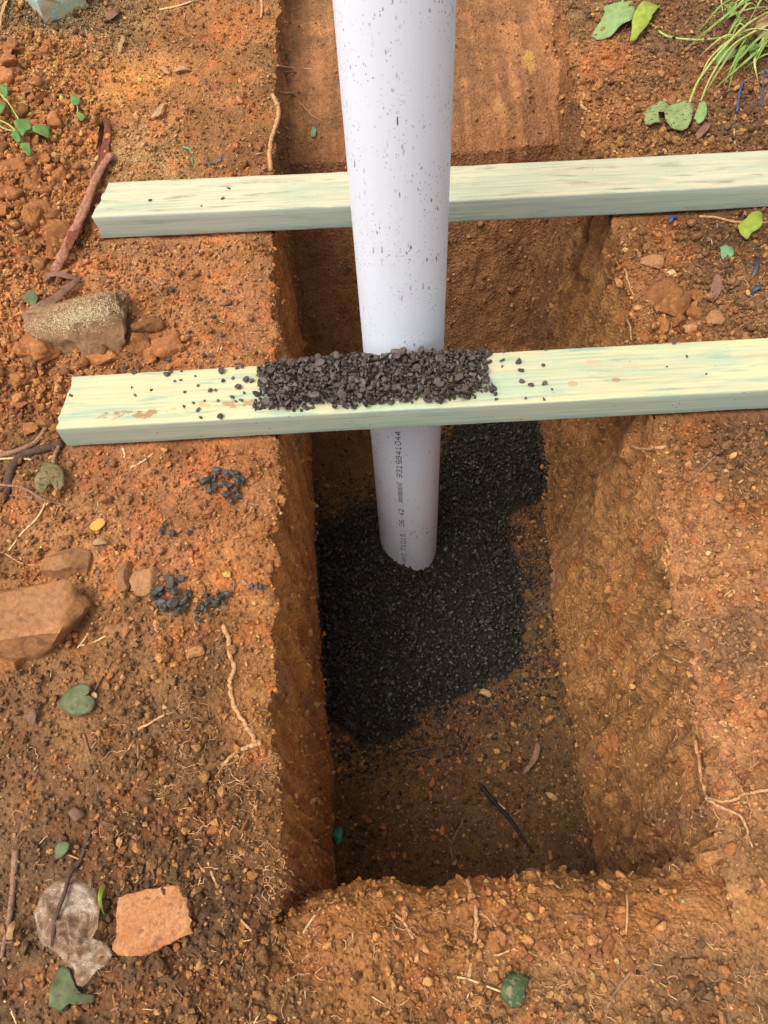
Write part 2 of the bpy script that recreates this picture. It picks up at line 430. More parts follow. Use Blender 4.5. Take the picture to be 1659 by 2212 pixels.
# soil colours picked for places on the surface: (x, y of the picture, rgb, looseness, big clods)
CP = [(40, 150, (188, 122, 72), 1, .8), (150, 250, (184, 114, 64), 1, .9), (80, 420, (178, 108, 62), 1, 1.), (50, 560, (170, 104, 62), 1, 1.), (150, 60, (122, 94, 68), .8, .2),
 (60, 90, (128, 100, 72), .8, .3), (300, 60, (140, 98, 64), .5, .1), (420, 60, (158, 98, 56), .25, 0), (300, 180, (196, 122, 58), .3, .1), (450, 150, (168, 104, 56), .15, 0),
 (450, 280, (138, 88, 52), .15, 0), (350, 250, (160, 98, 56), .3, .1), (550, 150, (136, 90, 56), .3, 0), (330, 340, (168, 118, 78), .6, .1), (550, 330, (134, 82, 48), .4, 0),
 (300, 570, (166, 104, 66), .7, .2), (450, 620, (172, 106, 64), .4, .1), (520, 700, (160, 98, 60), .3, .05), (300, 720, (160, 98, 60), .5, .5), (50, 750, (192, 116, 70), 1, .6),
 (60, 850, (160, 94, 56), 1, .8), (60, 1000, (126, 84, 54), .6, .1), (300, 1030, (160, 96, 60), .35, .1), (450, 1000, (156, 92, 55), .4, .1), (200, 1180, (172, 110, 70), .6, .3),
 (400, 1150, (168, 102, 63), .6, .1), (520, 1250, (172, 102, 54), .3, 0), (300, 1450, (140, 92, 58), .7, .2), (430, 1450, (120, 79, 51), .9, .1), (100, 1550, (140, 92, 60), .5, .1),
 (300, 1650, (120, 79, 51), .9, .1), (450, 1700, (114, 75, 47), .9, .1), (540, 1450, (162, 100, 54), .3, 0), (550, 1750, (138, 86, 46), .4, 0), (100, 1700, (126, 82, 55), .6, .1),
 (300, 1850, (108, 70, 46), 1, .2), (60, 1900, (114, 78, 57), .5, .1), (430, 1950, (98, 64, 43), 1, .3), (150, 2150, (120, 82, 58), .5, .1), (400, 2100, (104, 68, 45), 1, .3),
 (600, 2150, (126, 82, 50), .8, .3), (700, 2000, (156, 96, 52), .5, .2), (850, 1980, (148, 92, 50), .5, .2), (1000, 2050, (154, 98, 56), .7, .4), (1250, 2020, (176, 112, 64), .6, .3),
 (1400, 2000, (176, 106, 58), .5, .2), (900, 2180, (148, 95, 58), .9, .4), (1250, 2160, (130, 88, 60), 1, .4), (1450, 2120, (134, 90, 60), 1, .3), (1600, 2150, (106, 76, 56), 1, .3),
 (1600, 1950, (112, 77, 56), .8, .3), (1560, 1750, (160, 102, 66), .8, .3), (1600, 1550, (186, 118, 74), .8, .4), (1600, 1400, (146, 98, 70), .8, .3), (1550, 1200, (176, 112, 69), .6, .3),
 (1480, 1050, (168, 104, 62), .6, .3), (1600, 950, (118, 77, 50), 1, .2), (1400, 900, (124, 80, 49), .9, .2), (1600, 620, (122, 81, 53), 1, .2), (1420, 640, (158, 97, 58), .8, .4),
 (1350, 580, (134, 84, 49), .8, .3), (1600, 520, (102, 67, 45), 1, .2), (1350, 250, (156, 96, 57), .8, .3), (1450, 200, (134, 87, 57), .9, .3), (1280, 150, (156, 96, 57), .6, .2),
 (1550, 300, (114, 77, 54), .9, .2), (1500, 50, (118, 82, 60), .8, .2), (1250, 30, (134, 92, 61), .6, .1), (1440, 320, (138, 90, 56), .9, .2), (1530, 1985, (116, 84, 66), .05, 0), (1565, 2030, (112, 82, 66), .05, 0), (1500, 1940, (124, 86, 62), .05, 0), (1590, 2020, (206, 128, 60), .3, 0), (1560, 1975, (190, 124, 66), .2, 0)]
cw = np.zeros(len(Bp)); cc = np.zeros((len(Bp), 3)); loose = np.zeros(len(Bp)); big = np.zeros(len(Bp))
jit = np.stack([noise(Bp * 13, 31), noise(Bp * 13, 32)], 1) * .03
for (px, py, c_, lo, bg_) in CP:
    g_ = on_g(px, py); w = 1.0 / (((Bp[:, 0] + jit[:, 0] - g_[0]) ** 2 + (Bp[:, 1] + jit[:, 1] - g_[1]) ** 2) + .0006) ** 1.6
    cw += w; cc += w[:, None] * lin(c_); loose += w * lo; big += w * bg_
cc /= cw[:, None]; loose /= cw; big /= cw
ALB = 0.90
patch = fbm(Bp * 22, 3, 41)
cc = cc * (1 + .42 * patch[:, None]) * np.where(fbm(Bp * 34, 2, 47)[:, None] > .28, np.array([1.2, 1.0, .82]), 1.0)
# walls, slope and floor
zz = Bp[:, 2]
Qs = np.stack([Bp[:, 0] * 60, Bp[:, 1] * 60, zz * 5], 1)
st = fbm(Qs, 3, 51); st2 = fbm(Qs * np.array([2.6, 2.6, 1.6]), 3, 52)
right = (Bp[:, 0] > .1)
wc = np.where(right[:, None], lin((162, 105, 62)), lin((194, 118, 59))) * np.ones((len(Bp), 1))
wc = wc * (1 + .42 * st[:, None] + .34 * st2[:, None])
ora = .7 * sm(.15, .55, fbm(np.stack([Bp[:, 0] * 34, Bp[:, 1] * 44, zz * 8], 1), 4, 53))[:, None]
yel = sm(.30, .55, fbm(np.stack([Bp[:, 0] * 30, Bp[:, 1] * 30, zz * 12], 1), 2, 54))[:, None]
pur = sm(.32, .52, fbm(np.stack([Bp[:, 0] * 18, Bp[:, 1] * 22, zz * 7], 1), 2, 55))[:, None]
wc = wc * (1 - .6 * ora) + .6 * ora * lin((172, 84, 36)); wc = wc * (1 - .2 * yel) + .2 * yel * lin((186, 126, 62)); wc = wc * (1 - .4 * pur) + .4 * pur * lin((140, 92, 78))
farw = sm(.93, 1.0, Bp[:, 1])[:, None] * inner.ravel()[:, None]
fw = lin((138, 88, 56)) * (1 + .22 * patch[:, None] + .2 * st[:, None])
wc = wc * (1 - farw) + fw * farw
Qy = np.stack([Bp[:, 0] * 75, Bp[:, 1] * 5, zz * 5], 1); sy = fbm(Qy, 3, 61); sy2 = fbm(Qy * np.array([.5, 2.2, 2]), 2, 62)
sc_ = lin((158, 100, 64)) * (1 + .55 * sy[:, None])
ys_ = (sm(.38, .6, sy2) * sm(1.1, 1.3, Bp[:, 1]))[:, None]; sc_ = sc_ * (1 - .6 * ys_) + .6 * ys_ * lin((206, 150, 70))
pk = sm(.1, .4, fbm(Qy * .6, 2, 63))[:, None]; sc_ = sc_ * (1 - .65 * pk) + .65 * pk * lin((132, 84, 74))
dk = sm(.0, .35, fbm(Bp * 26, 3, 64))[:, None]; sc_ = sc_ * (1 - .55 * dk) + .55 * dk * lin((122, 80, 54)) * (1 + .3 * patch[:, None])
low = sm(1.22, 1.12, Bp[:, 1])[:, None]; sc_ = sc_ * (1 - .7 * low) + .7 * low * lin((142, 84, 52)) * (1 + .2 * sy[:, None])
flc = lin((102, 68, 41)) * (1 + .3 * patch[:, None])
sdg = np.where(inner.ravel(), poly_sd(Bp[:, 0], Bp[:, 1], GP), -1)
gv_ = sm(.004, .016, sdg + .014 * noise(Bp * 45, 71))[:, None] * sm(.93, .99, D.ravel())[:, None]
flc = flc * (1 - gv_) + gv_ * lin((40, 34, 28))
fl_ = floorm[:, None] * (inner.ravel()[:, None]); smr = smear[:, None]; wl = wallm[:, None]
# the cut near end: orange clay under the topsoil
ledge = .75 * (sm(.0, .02, D) * (1 - sm(.5, .8, D)) * (Y < .14)).ravel()[:, None]
cc = cc * (1 - ledge) + ledge * lin((160, 98, 50)) * (1 + .3 * patch[:, None])
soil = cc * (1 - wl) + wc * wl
soil = soil * (1 - smr) + sc_ * smr
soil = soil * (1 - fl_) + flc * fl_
soil = soil * ALB * np.array([1.0, 1.13, .90]); soil = np.clip((soil * .90 + .10 * soil.mean(1, keepdims=True) * np.array([1.15, 1., .88])) * 1.10, .006, .6)
# relief
a1 = fbm(Bp * 20, 3, 81); a2 = 1 - 1.5 * worley(Bp * np.array([62, 62, 62]), 82); a3 = fbm(Bp * 150, 3, 83, .6)
a4 = 1 - 1.5 * worley(Bp * 150, 84)
gnd = .008 * a1 + (.15 + .85 * loose) * (.0060 * a2 + .0032 * a4) + (.45 + .55 * loose) * .0034 * a3
wal = .006 * fbm(np.stack([Bp[:, 0] * 40, Bp[:, 1] * 40, zz * 7], 1), 3, 85) + np.where(right, .0085, .0050) * st2 + .0028 * a3 + np.where(right, .012, .005) * (1 - .8 * sm(.7, .97, D.ravel())) * fbm(Bp * 26, 3, 86) + np.where(right, .0030, .0012) * a2
flr = .004 * a1 + .004 * a2 + .002 * a3
sme = .003 * sy + .005 * a1 + .0014 * a3 + .004 * np.minimum(fbm(np.stack([Bp[:, 0] * 22, Bp[:, 1] * 60, zz * 30], 1), 2, 87), 0)
wal = wal * (1 - .6 * farw[:, 0])
disp = gnd * (1 - wallm) + wal * wallm
disp = disp * (1 - smear) + sme * smear
disp = disp * (1 - floorm) + flr * floorm
disp *= near_view
P = Bp + Nn * disp[:, None]
# ground under the boards is pressed flat
PLANKS = {'near': (( -.3535, .592), -1.55, .080, .033, .0405), 'far': ((-.3400, .9015), -2.5, .075, .034, .0865)}
def plank_local(name, x, y):
    (ox, oy), yaw, w, t, zt = PLANKS[name]; c_, s_ = math.cos(R(yaw)), math.sin(R(yaw))
    return (x - ox) * c_ + (y - oy) * s_, -(x - ox) * s_ + (y - oy) * c_
for nm_ in PLANKS:
    (ox, oy), yaw, w, t, zt = PLANKS[nm_]
    lx, ly = plank_local(nm_, P[:, 0], P[:, 1])
    mk = sm(.02, .0, np.maximum(np.abs(ly) - w / 2, 0)) * sm(-.03, -.004, lx)
    lim = zt - t - .0015
    P[:, 2] = np.where((mk > 0) & (P[:, 2] > lim), P[:, 2] * (1 - mk) + lim * mk, P[:, 2])
    ins = (np.abs(ly) < w / 2 + .004) & (lx > -.004) & (D.ravel() < .05)
    P[:, 2] = np.where(ins & (P[:, 2] < lim - .004), lim - .004, P[:, 2])
ii = np.arange(NR * NC).reshape(NR, NC)
FQ = np.stack([ii[:-1, :-1], ii[:-1, 1:], ii[1:, 1:], ii[1:, :-1]], -1).reshape(-1, 4)
gme = mesh_np('ground', P, FQ, True, soil)
ground = tag(obj('ground', gme, M_SOIL), kind='structure')
PB = P.reshape(NR, NC, 3)
r0, r1 = np.searchsorted(ys, [-.2, 1.8]); c0, c1 = len(du_l) - np.searchsorted(du_l, .8), NC - (len(du_r) - np.searchsorted(du_r, .8))
sub = ii[r0:r1, c0:c1]; loc_ = -np.ones(NR * NC, np.int64); loc_[sub.ravel()] = np.arange(sub.size)
fq = np.stack([sub[:-1, :-1], sub[:-1, 1:], sub[1:, 1:], sub[1:, :-1]], -1).reshape(-1, 4)
BVH = BVHTree.FromPolygons(P[sub.ravel()].tolist(), loc_[fq].tolist())
def hit(px, py):
    d = ray(px, py); l, n_, i_, _ = BVH.ray_cast(Vector(CO), Vector(d).normalized())
    if l is None: return Vector(on_g(px, py)), Vector((0, 0, 1))
    if n_.z < 0 and abs(n_.z) > .3: n_ = -n_
    return l, n_
def drop(x, y, z0=1.0):
    l, n_, i_, _ = BVH.ray_cast(Vector((x, y, z0)), Vector((0, 0, -1)))
    return l if l is not None else Vector((x, y, float(ground_plane(y))))
def px_m(p):
    """metres per picture unit at a point"""
    return float((np.array(p) - CO) @ FWD) / IF

# ------------------------------------------------------------------ boards
def plank_mesh(L, w, t, seed, rough=.0012, bev=.0028, slant=0.0, chip=None):
    nx = int(L / .012); xs = np.linspace(0, L, nx + 1)
    prof = []
    for (cx, cz, a0) in ((w / 2 - bev, -bev, 0), (-w / 2 + bev, -bev, 90), (-w / 2 + bev, -t + bev, 180), (w / 2 - bev, -t + bev, 270)):
        for a in (0, 30, 60, 90): prof.append((cx + bev * math.cos(R(a0 + a)), cz + bev * math.sin(R(a0 + a))))
    ext = []
    for i, (a, b_) in enumerate(prof):                       # subdivide the long faces so their ends can be ragged
        nxt = prof[(i + 1) % len(prof)]; dd = math.hypot(nxt[0] - a, nxt[1] - b_); m = max(1, int(dd / .006))
        for j in range(m): ext.append((a + (nxt[0] - a) * j / m, b_ + (nxt[1] - b_) * j / m))
    pr = np.array(ext); n = len(pr)
    V = np.zeros((nx + 1, n, 3)); V[..., 0] = xs[:, None]; V[..., 1] = pr[:, 0]; V[..., 2] = pr[:, 1]
    rn = noise(np.stack([pr[:, 0] * 160, pr[:, 1] * 160, pr[:, 0] * 0 + seed], 1), seed)
    fade = np.exp(-xs / .008)[:, None]
    V[..., 0] += fade * (rough * 2 * rn[None] + slant * pr[:, 0][None])
    if chip: V[..., 0] += fade * chip * sm(.012, .0, np.abs(pr[:, 0] + w / 2))[None] * sm(-.024, -.004, pr[:, 1])[None]
    bend = noise(np.stack([xs * 3, xs * 0, xs * 0 + seed], 1), seed + 5)
    V[..., 1] += (bend * .0012)[:, None]
    vv = V.reshape(-1, 3); vv = vv + .0003 * np.stack([noise(vv * 60, 1), noise(vv * 60, 2), noise(vv * 60, 3)], 1)
    V = vv.reshape(V.shape)
    fs = []
    idx = np.arange((nx + 1) * n).reshape(nx + 1, n)
    q = np.stack([idx[:-1], np.roll(idx[:-1], -1, 1), np.roll(idx[1:], -1, 1), idx[1:]], -1).reshape(-1, 4)
    verts = list(map(tuple, V.reshape(-1, 3))); faces = q.tolist()
    c0_, c1_ = len(verts), len(verts) + 1
    verts += [tuple(V[0].mean(0)), tuple(V[-1].mean(0))]
    for j in range(n):
        faces.append([idx[0, j], c0_, idx[0, (j + 1) % n]]); faces.append([idx[-1, (j + 1) % n], c1_, idx[-1, j]])
    me = bpy.data.meshes.new('timber_board'); me.from_pydata(verts, [], faces)
    bm = bmesh.new(); bm.from_mesh(me); bmesh.ops.recalc_face_normals(bm, faces=bm.faces); bm.to_mesh(me); bm.free()
    me.polygons.foreach_set('use_smooth', [True] * len(me.polygons)); me.set_sharp_from_angle(angle=R(35))
    return me
CREAM, CREAM2 = lin((226, 212, 168)) * .66, lin((232, 218, 180)) * .64
MUD = lin((150, 104, 62))
M_T1 = timber_material('near_treated_pine', CREAM, lin((228, 222, 170)) * .66, lin((200, 216, 180)) * .62, lin((140, 194, 178)) * .58,
    [(.085, -.026, .09, .016, .8, MUD, .44), (.15, -.02, .13, .02, .6, lin((176, 136, 80)), .52), (.575, -.016, .008, .006, .5, lin((176, 122, 80)), .24), (.624, -.014, .007, .005, .6, lin((150, 100, 66)), .24), (.602, .016, .014, .006, .35, lin((196, 140, 100)), .28), (.62, .0, .07, .03, .35, lin((168, 156, 132)), .42), (.20, -.018, .05, .012, .7, MUD, .42),
     (.32, -.036, .16, .02, .7, lin((74, 84, 60)), .60)])
M_T2 = timber_material('far_treated_pine', CREAM2, lin((224, 220, 184)) * .64, lin((204, 212, 176)) * .62, lin((150, 138, 112)) * .6,
    [(.25, .02, .2, .006, .5, lin((150, 140, 120)), .48), (.62, -.012, .03, .014, .45, lin((176, 150, 120)), .42)])
M_T3 = timber_material('third_treated_pine', CREAM, CREAM2, lin((176, 222, 204)) * .8, lin((150, 206, 190)) * .8, [])
def add_plank(key, L, mat, label, **kw):
    (ox, oy), yaw, w, t, zt = PLANKS[key]
    o = obj('timber_board', plank_mesh(L, w, t, 3 if key == 'near' else 4, **kw), mat, None, (ox, oy, zt), (0, 0, R(yaw)))
    return tag(o, label, 'board')
board_near = add_plank('near', 1.02, M_T1, 'nearer pale green treated pine board across the trench, with dark gravel heaped on it', slant=.06, rough=.0010)
board_far = add_plank('far', 1.10, M_T2, 'farther pale treated pine board across the trench, clean and splintered at its left end', slant=.10, rough=.0018)
p3 = hit(100, 52)[0]
b3 = tag(obj('timber_board', plank_mesh(.5, .075, .034, 9), M_T3, None, (0, 0, 0)), 'turquoise edged end of a board poking in at the top left corner', 'board')
_a = R(128); b3.rotation_euler = (0, 0, _a)
zb3 = float(p3[2]) + .034
b3.location = Vector((p3[0], p3[1], zb3)) - Vector((math.cos(_a) * 0 - math.sin(_a) * .0375, math.sin(_a) * 0 + math.cos(_a) * .0375, 0))

# ------------------------------------------------------------------ pipe
def pvc_material():
    m, nt, b = new_mat('white_pvc'); k = N(nt)
    v = k.coords(); base = lin((224, 228, 236)) * .84
    c = k.mix(k.ramp(k.noise(v, 6, 3, 0.5), [(0.35, 0.0), (0.7, 1.0)]), tuple(base), tuple(base * np.array([.95, .96, .97])))
    sm_ = k.ramp(k.noise(k.coords((9, 9, 3)), 1.0, 6, 0.7, 1.0), [(0.56, 0.0), (0.72, 1.0)])
    c = k.mix(k.math('MULTIPLY', sm_, .22), c, tuple(lin((176, 148, 128))))
    # dried mud flecks, denser low down on the exposed part, a little drawn out along the pipe
    for sc_v, scale, r_, thr, colr, am in (((1, 1, .5), 150, .14, .66, (112, 84, 66), .85), ((1, 1, .7), 260, .19, .66, (150, 120, 104), .75), ((1, 1, .22), 210, .16, .74, (62, 48, 40), .9), ((1, 1, 1), 90, .11, .66, (168, 138, 120), .7), ((1, 1, .8), 420, .22, .66, (90, 74, 66), .8)):
        vv = k.coords(sc_v); nz = k.n('ShaderNodeTexNoise'); nz.inputs['Scale'].default_value = 60; k.l(vv, nz.inputs['Vector'])
        add = k.n('ShaderNodeMixRGB') if False else None
        w = k.n('ShaderNodeVectorMath'); w.operation = 'MULTIPLY_ADD'; k.l(nz.outputs['Color'], w.inputs[0]); w.inputs[1].default_value = (.004, .004, .004); k.l(vv, w.inputs[2])
        vo = k.vor(w.outputs[0], scale)
        dot = k.math('MULTIPLY', k.ramp(vo.outputs['Distance'], [(r_, 1.0), (r_ + .06, 0.0)]), k.ramp(vo.outputs['Color'], [(thr, 0.0), (thr + .02, 1.0)]))
        cl = k.ramp(k.noise(v, 22, 4, 0.65), [(0.46, 0.0), (0.60, 1.0)])
        dot = k.math('MULTIPLY', dot, k.math('ADD', k.math('MULTIPLY', cl, .90), .10))
        c = k.mix(k.math('MULTIPLY', dot, am), c, tuple(lin(colr)))
    k.l(c, b.inputs['Base Color']); b.inputs['Roughness'].default_value = 0.38; b.inputs['Specular IOR Level'].default_value = 0.45
    return m
M_PVC = pvc_material()
def pipe_mesh(r, wall, z0, z1, n=96):
    V = []; F = []
    for (rr, z) in ((r, z0), (r, z1 - .002), (r - .001, z1), (r - wall + .001, z1), (r - wall, z1 - .002), (r - wall, z0)):
        for j in range(n): a = 2 * math.pi * j / n; V.append((rr * math.cos(a), rr * math.sin(a), z))
    for i in range(6):
        for j in range(n):
            a, b_ = i * n, ((i + 1) % 6) * n; F.append((a + j, a + (j + 1) % n, b_ + (j + 1) % n, b_ + j))
    me = mesh_np('pipe', V, F, True); me.set_sharp_from_angle(angle=R(40)); return me
pipe = tag(obj('pipe', pipe_mesh(PR, .0035, 0, 1.32), M_PVC, None, (PIPE[0], PIPE[1], ZF - .02)), 'upright white plastic pipe flecked with mud, standing in black gravel between the boards', 'pipe')
PZ0 = ZF - .02
def cyl_hit(px, py):
    d = ray(px, py); ox, oy = CO[0] - PIPE[0], CO[1] - PIPE[1]
    a = d[0] ** 2 + d[1] ** 2; b_ = 2 * (ox * d[0] + oy * d[1]); c_ = ox * ox + oy * oy - PR * PR
    t = (-b_ - math.sqrt(max(0, b_ * b_ - 4 * a * c_))) / (2 * a); p = CO + t * d
    return math.atan2(p[1] - PIPE[1], p[0] - PIPE[0]), p[2]
GL = {  # stroke letters on a 0..1 by 0..1 box
 '0': [[(.2, 0), (.8, 0), (1, .2), (1, .8), (.8, 1), (.2, 1), (0, .8), (0, .2), (.2, 0)]], '1': [[(.15, .75), (.5, 1), (.5, 0)], [(.15, 0), (.85, 0)]],
 '2': [[(0, .8), (.2, 1), (.8, 1), (1, .8), (1, .6), (0, .15), (0, 0), (1, 0)]], '3': [[(0, .85), (.2, 1), (.8, 1), (1, .8), (.8, .52), (.35, .52)], [(.8, .52), (1, .25), (.8, 0), (.2, 0), (0, .15)]],
 '4': [[(.75, 0), (.75, 1), (0, .3), (1, .3)]], '5': [[(.95, 1), (.1, 1), (.05, .55), (.7, .6), (1, .35), (.85, 0), (.2, 0), (0, .12)]],
 '6': [[(.9, 1), (.3, 1), (0, .6), (0, .2), (.2, 0), (.8, 0), (1, .2), (1, .4), (.8, .58), (.1, .5)]], '7': [[(0, 1), (1, 1), (.35, 0)]],
 '8': [[(.2, .53), (0, .75), (.2, 1), (.8, 1), (1, .75), (.8, .53), (.2, .53), (0, .25), (.2, 0), (.8, 0), (1, .25), (.8, .53)]],
 '9': [[(.1, 0), (.7, 0), (1, .4), (1, .8), (.8, 1), (.2, 1), (0, .8), (0, .6), (.2, .42), (.95, .5)]], ':': [[(.5, .25), (.5, .33)], [(.5, .67), (.5, .75)]], '-': [[(.1, .5), (.9, .5)]],
 'A': [[(0, 0), (0, .6), (.5, 1), (1, .6), (1, 0)], [(0, .4), (1, .4)]], 'M': [[(0, 0), (0, 1), (.5, .45), (1, 1), (1, 0)]], 'I': [[(.2, 0), (.8, 0)], [(.5, 0), (.5, 1)], [(.2, 1), (.8, 1)]],
 'N': [[(0, 0), (0, 1), (1, 0), (1, 1)]], 'L': [[(0, 1), (0, 0), (1, 0)]]}
def ribbon(V, F, pts, hw, th0, up):
    """a thin ink line lying on the pipe; pts in (along z, towards the letter's top) metres"""
    for (a, b_) in zip(pts[:-1], pts[1:]):
        a = np.array(a); b_ = np.array(b_); d = b_ - a; L = max(np.linalg.norm(d), 1e-6); d /= L; nn = np.array([-d[1], d[0]]) * hw; a = a - d * hw * .7; b_ = b_ + d * hw * .7
        m = max(1, int(L / .0012)); i0 = len(V)
        for k_ in range(m + 1):
            q = a + (b_ - a) * k_ / m
            for s_ in (-1, 1):
                u, v_ = q + s_ * nn; th = th0 + up * v_ / PR
                V.append(((PR + .00018) * math.cos(th), (PR + .00018) * math.sin(th), u))
        for k_ in range(m): F.append((i0 + 2 * k_, i0 + 2 * k_ + 1, i0 + 2 * k_ + 3, i0 + 2 * k_ + 2))
def printing(name, text, pa, pb, h=.0072, hw=.00055):
    """text read upwards along the pipe from picture point pa to pb"""
    ta, za = cyl_hit(*pa); tb, zb = cyl_hit(*pb); V, F = [], []
    th = (ta + tb) / 2; n = len(text); cwid = (zb - za) / n
    if text == '|':
        x = za; rr = random.Random(3)
        while x < zb:
            wd = rr.choice([.0006, .0006, .0012]); i0 = len(V)
            for dz in (0, wd):
                for s_ in (0, .35, .7, 1.0):
                    a = th - (s_ - .5) * h / PR; V.append(((PR + .00018) * math.cos(a), (PR + .00018) * math.sin(a), x + dz - PZ0))
            for k_ in range(3): F.append((i0 + k_, i0 + k_ + 1, i0 + 5 + k_, i0 + 4 + k_))
            x += wd + rr.choice([.0011, .0016])
    else:
        for i, ch in enumerate(text):
            for stroke in GL.get(ch, []):
                pts = [(za - PZ0 + cwid * (i + .12 + .70 * sx_), (sy_ - .5) * h) for sx_, sy_ in stroke]
                ribbon(V, F, pts, hw, th, -1)
    o = obj(name, mesh_np(name, V, F, False), M_INK, pipe); return o
printing('printed_code', 'LN-AMI', (874.5, 1236), (872, 1194))
printing('printed_code', '71015', (872, 1190), (869.5, 1152))
printing('printed_time', '06:42', (868.5, 1137), (866, 1098))
printing('printed_barcode', '|', (865.5, 1086), (863.5, 1044))
printing('printed_code', '9319841044', (863, 1032), (858.5, 930))

# ------------------------------------------------------------------ shapes for loose things
def ico(sub):
    bm = bmesh.new(); bmesh.ops.create_icosphere(bm, subdivisions=sub, radius=1.0)
    v = np.array([x.co[:] for x in bm.verts]); f = np.array([[q.index for q in x.verts] for x in bm.faces]); bm.free(); return v, f
ICO = {s: ico(s) for s in (1, 2, 3, 4)}
def rock_shape(sub, seed, cuts=7, depth=(.55, .85), rough=.10, dims=(1, 1, 1), fine=0.0):
    v, f = ICO[sub]; v = v.copy(); rg = np.random.default_rng(seed)
    for _ in range(cuts):
        n_ = rg.normal(size=3); n_ /= np.linalg.norm(n_); d = rg.uniform(*depth)
        e = np.maximum(v @ n_ - d, 0); v -= e[:, None] * n_
    r = fbm(v * 1.6 + seed * 3.7, 3, seed % 50); v *= (1 + rough * r)[:, None]
    if fine: v *= (1 + fine * fbm(v * 7 + seed, 3, seed % 31))[:, None]
    return v * np.array(dims), f
def rand_rot(n, rg):
    q = rg.normal(size=(n, 4)); q /= np.linalg.norm(q, axis=1, keepdims=True); w, x, y, z = q.T
    return np.stack([np.stack([1 - 2 * (y * y + z * z), 2 * (x * y - z * w), 2 * (x * z + y * w)], -1), np.stack([2 * (x * y + z * w), 1 - 2 * (x * x + z * z), 2 * (y * z - x * w)], -1),
                     np.stack([2 * (x * z - y * w), 2 * (y * z + x * w), 1 - 2 * (x * x + y * y)], -1)], 1)
def scatter(name, shapes, pos, rad, rg, colors=None, smooth=True, flat=None):
    """many small pieces in one mesh"""
    Vs, Fs, Cs = [], [], []; off = 0; which = rg.integers(0, len(shapes), len(pos)); rot = rand_rot(len(pos), rg)
    for s_, (v, f) in enumerate(shapes):
        m = np.where(which == s_)[0]
        if not len(m): continue
        w = np.einsum('kij,nj->kni', rot[m], v) * rad[m][:, None, None]
        if flat is not None: w[..., 2] *= flat
        w = w + pos[m][:, None, :]
        Vs.append(w.reshape(-1, 3)); ff = f[None] + (np.arange(len(m)) * len(v))[:, None, None] + off; Fs.append(ff.reshape(-1, 3)); off += len(m) * len(v)
        if colors is not None: Cs.append(np.repeat(colors[m], len(v), 0))
    return mesh_np(name, np.concatenate(Vs), np.concatenate(Fs), smooth, np.concatenate(Cs) if colors is not None else None)

# ------------------------------------------------------------------ soil crumbs lying on everything
fa = FQ
qv = P[fa]; ctr = qv.mean(1); area = np.linalg.norm(np.cross(qv[:, 2] - qv[:, 0], qv[:, 3] - qv[:, 1]), axis=1) * .5
vis = (np.abs(ctr[:, 0] - .05) < .72) & (ctr[:, 1] > -.12) & (ctr[:, 1] < 1.5)
fl0 = fa[:, 0]
dens = np.where(vis, 1.0, 0.0) * ((.10 + .90 * loose[fl0] ** 1.2) * (1 - wallm[fl0]) * (1 - .93 * smear[fl0]) + .10 * wallm[fl0] * np.where(right[fl0], .7, .5))
dens *= np.where(floorm[fl0] > .5, np.where(sdg[fl0] > 0, 0, 1.0), 1)
under = np.zeros(len(fa), bool)
for nm_ in PLANKS:
    lx, ly = plank_local(nm_, ctr[:, 0], ctr[:, 1]); under |= (np.abs(ly) < PLANKS[nm_][2] / 2 + .005) & (lx > -.005)
dens[under] = 0
def sample(n, weight, rg):
    w = weight * area; cum = np.cumsum(w); k_ = np.searchsorted(cum, rg.random(n) * cum[-1]); k_ = np.minimum(k_, len(fa) - 1)
    a, b_ = rg.random(n)[:, None], rg.random(n)[:, None]
    q = qv[k_]; p = (q[:, 0] * (1 - a) + q[:, 1] * a) * (1 - b_) + (q[:, 3] * (1 - a) + q[:, 2] * a) * b_
    return p, fl0[k_]
def crumb_cols(v_i, rg, spread=.32):
    n = len(v_i); c_ = soil[v_i] * np.exp(rg.normal(.10, spread, n))[:, None]
    o_ = rg.random(n) < .24; c_[o_] = (c_[o_] * .45 + .55 * ALB * lin((206, 148, 90)) * np.exp(rg.normal(0, .25, o_.sum()))[:, None])
    p_ = rg.random(n) < .018; c_[p_] = ALB * lin((204, 150, 100)) * np.exp(rg.normal(0, .2, p_.sum()))[:, None]
    return np.clip(c_, .008, .6)
rg = np.random.default_rng(21)
OCT = (np.array([[1, 0, 0], [-1, 0, 0], [0, 1, 0], [0, -1, 0], [0, 0, 1], [0, 0, -1]], float), np.array([[0, 2, 4], [2, 1, 4], [1, 3, 4], [3, 0, 4], [2, 0, 5], [1, 2, 5], [3, 1, 5], [0, 3, 5]]))
sh0 = [(OCT[0] * rg.uniform(.6, 1.25, (6, 1)), OCT[1]) for i in range(14)]
sh1 = [(lambda vf: (vf[0] * rg.uniform(.72, 1.25, (len(vf[0]), 1)), vf[1]))(rock_shape(1, 100 + i, 3, (.5, .85), .2, (1, rg.uniform(.55, 1), rg.uniform(.45, .85)))) for i in range(16)]
p, vi = sample(50000, dens, rg); rad = np.clip(np.exp(rg.normal(math.log(.00165), .30, len(p))), .0009, .0028)
p = p + Nn[vi] * (rad * .3)[:, None]
tag(obj('soil_grains', scatter('soil_grains', sh0, p, rad, rg, crumb_cols(vi, rg, .42)), M_CRUMB), 'fine grains of brown and orange soil strewn over the ground', 'soil', kind='stuff')
p, vi = sample(34000, dens, rg); rad = np.clip(np.exp(rg.normal(math.log(.0026), .32, len(p))), .0014, .0055)
p = p + Nn[vi] * (rad * rg.uniform(.2, .9, len(p)))[:, None]
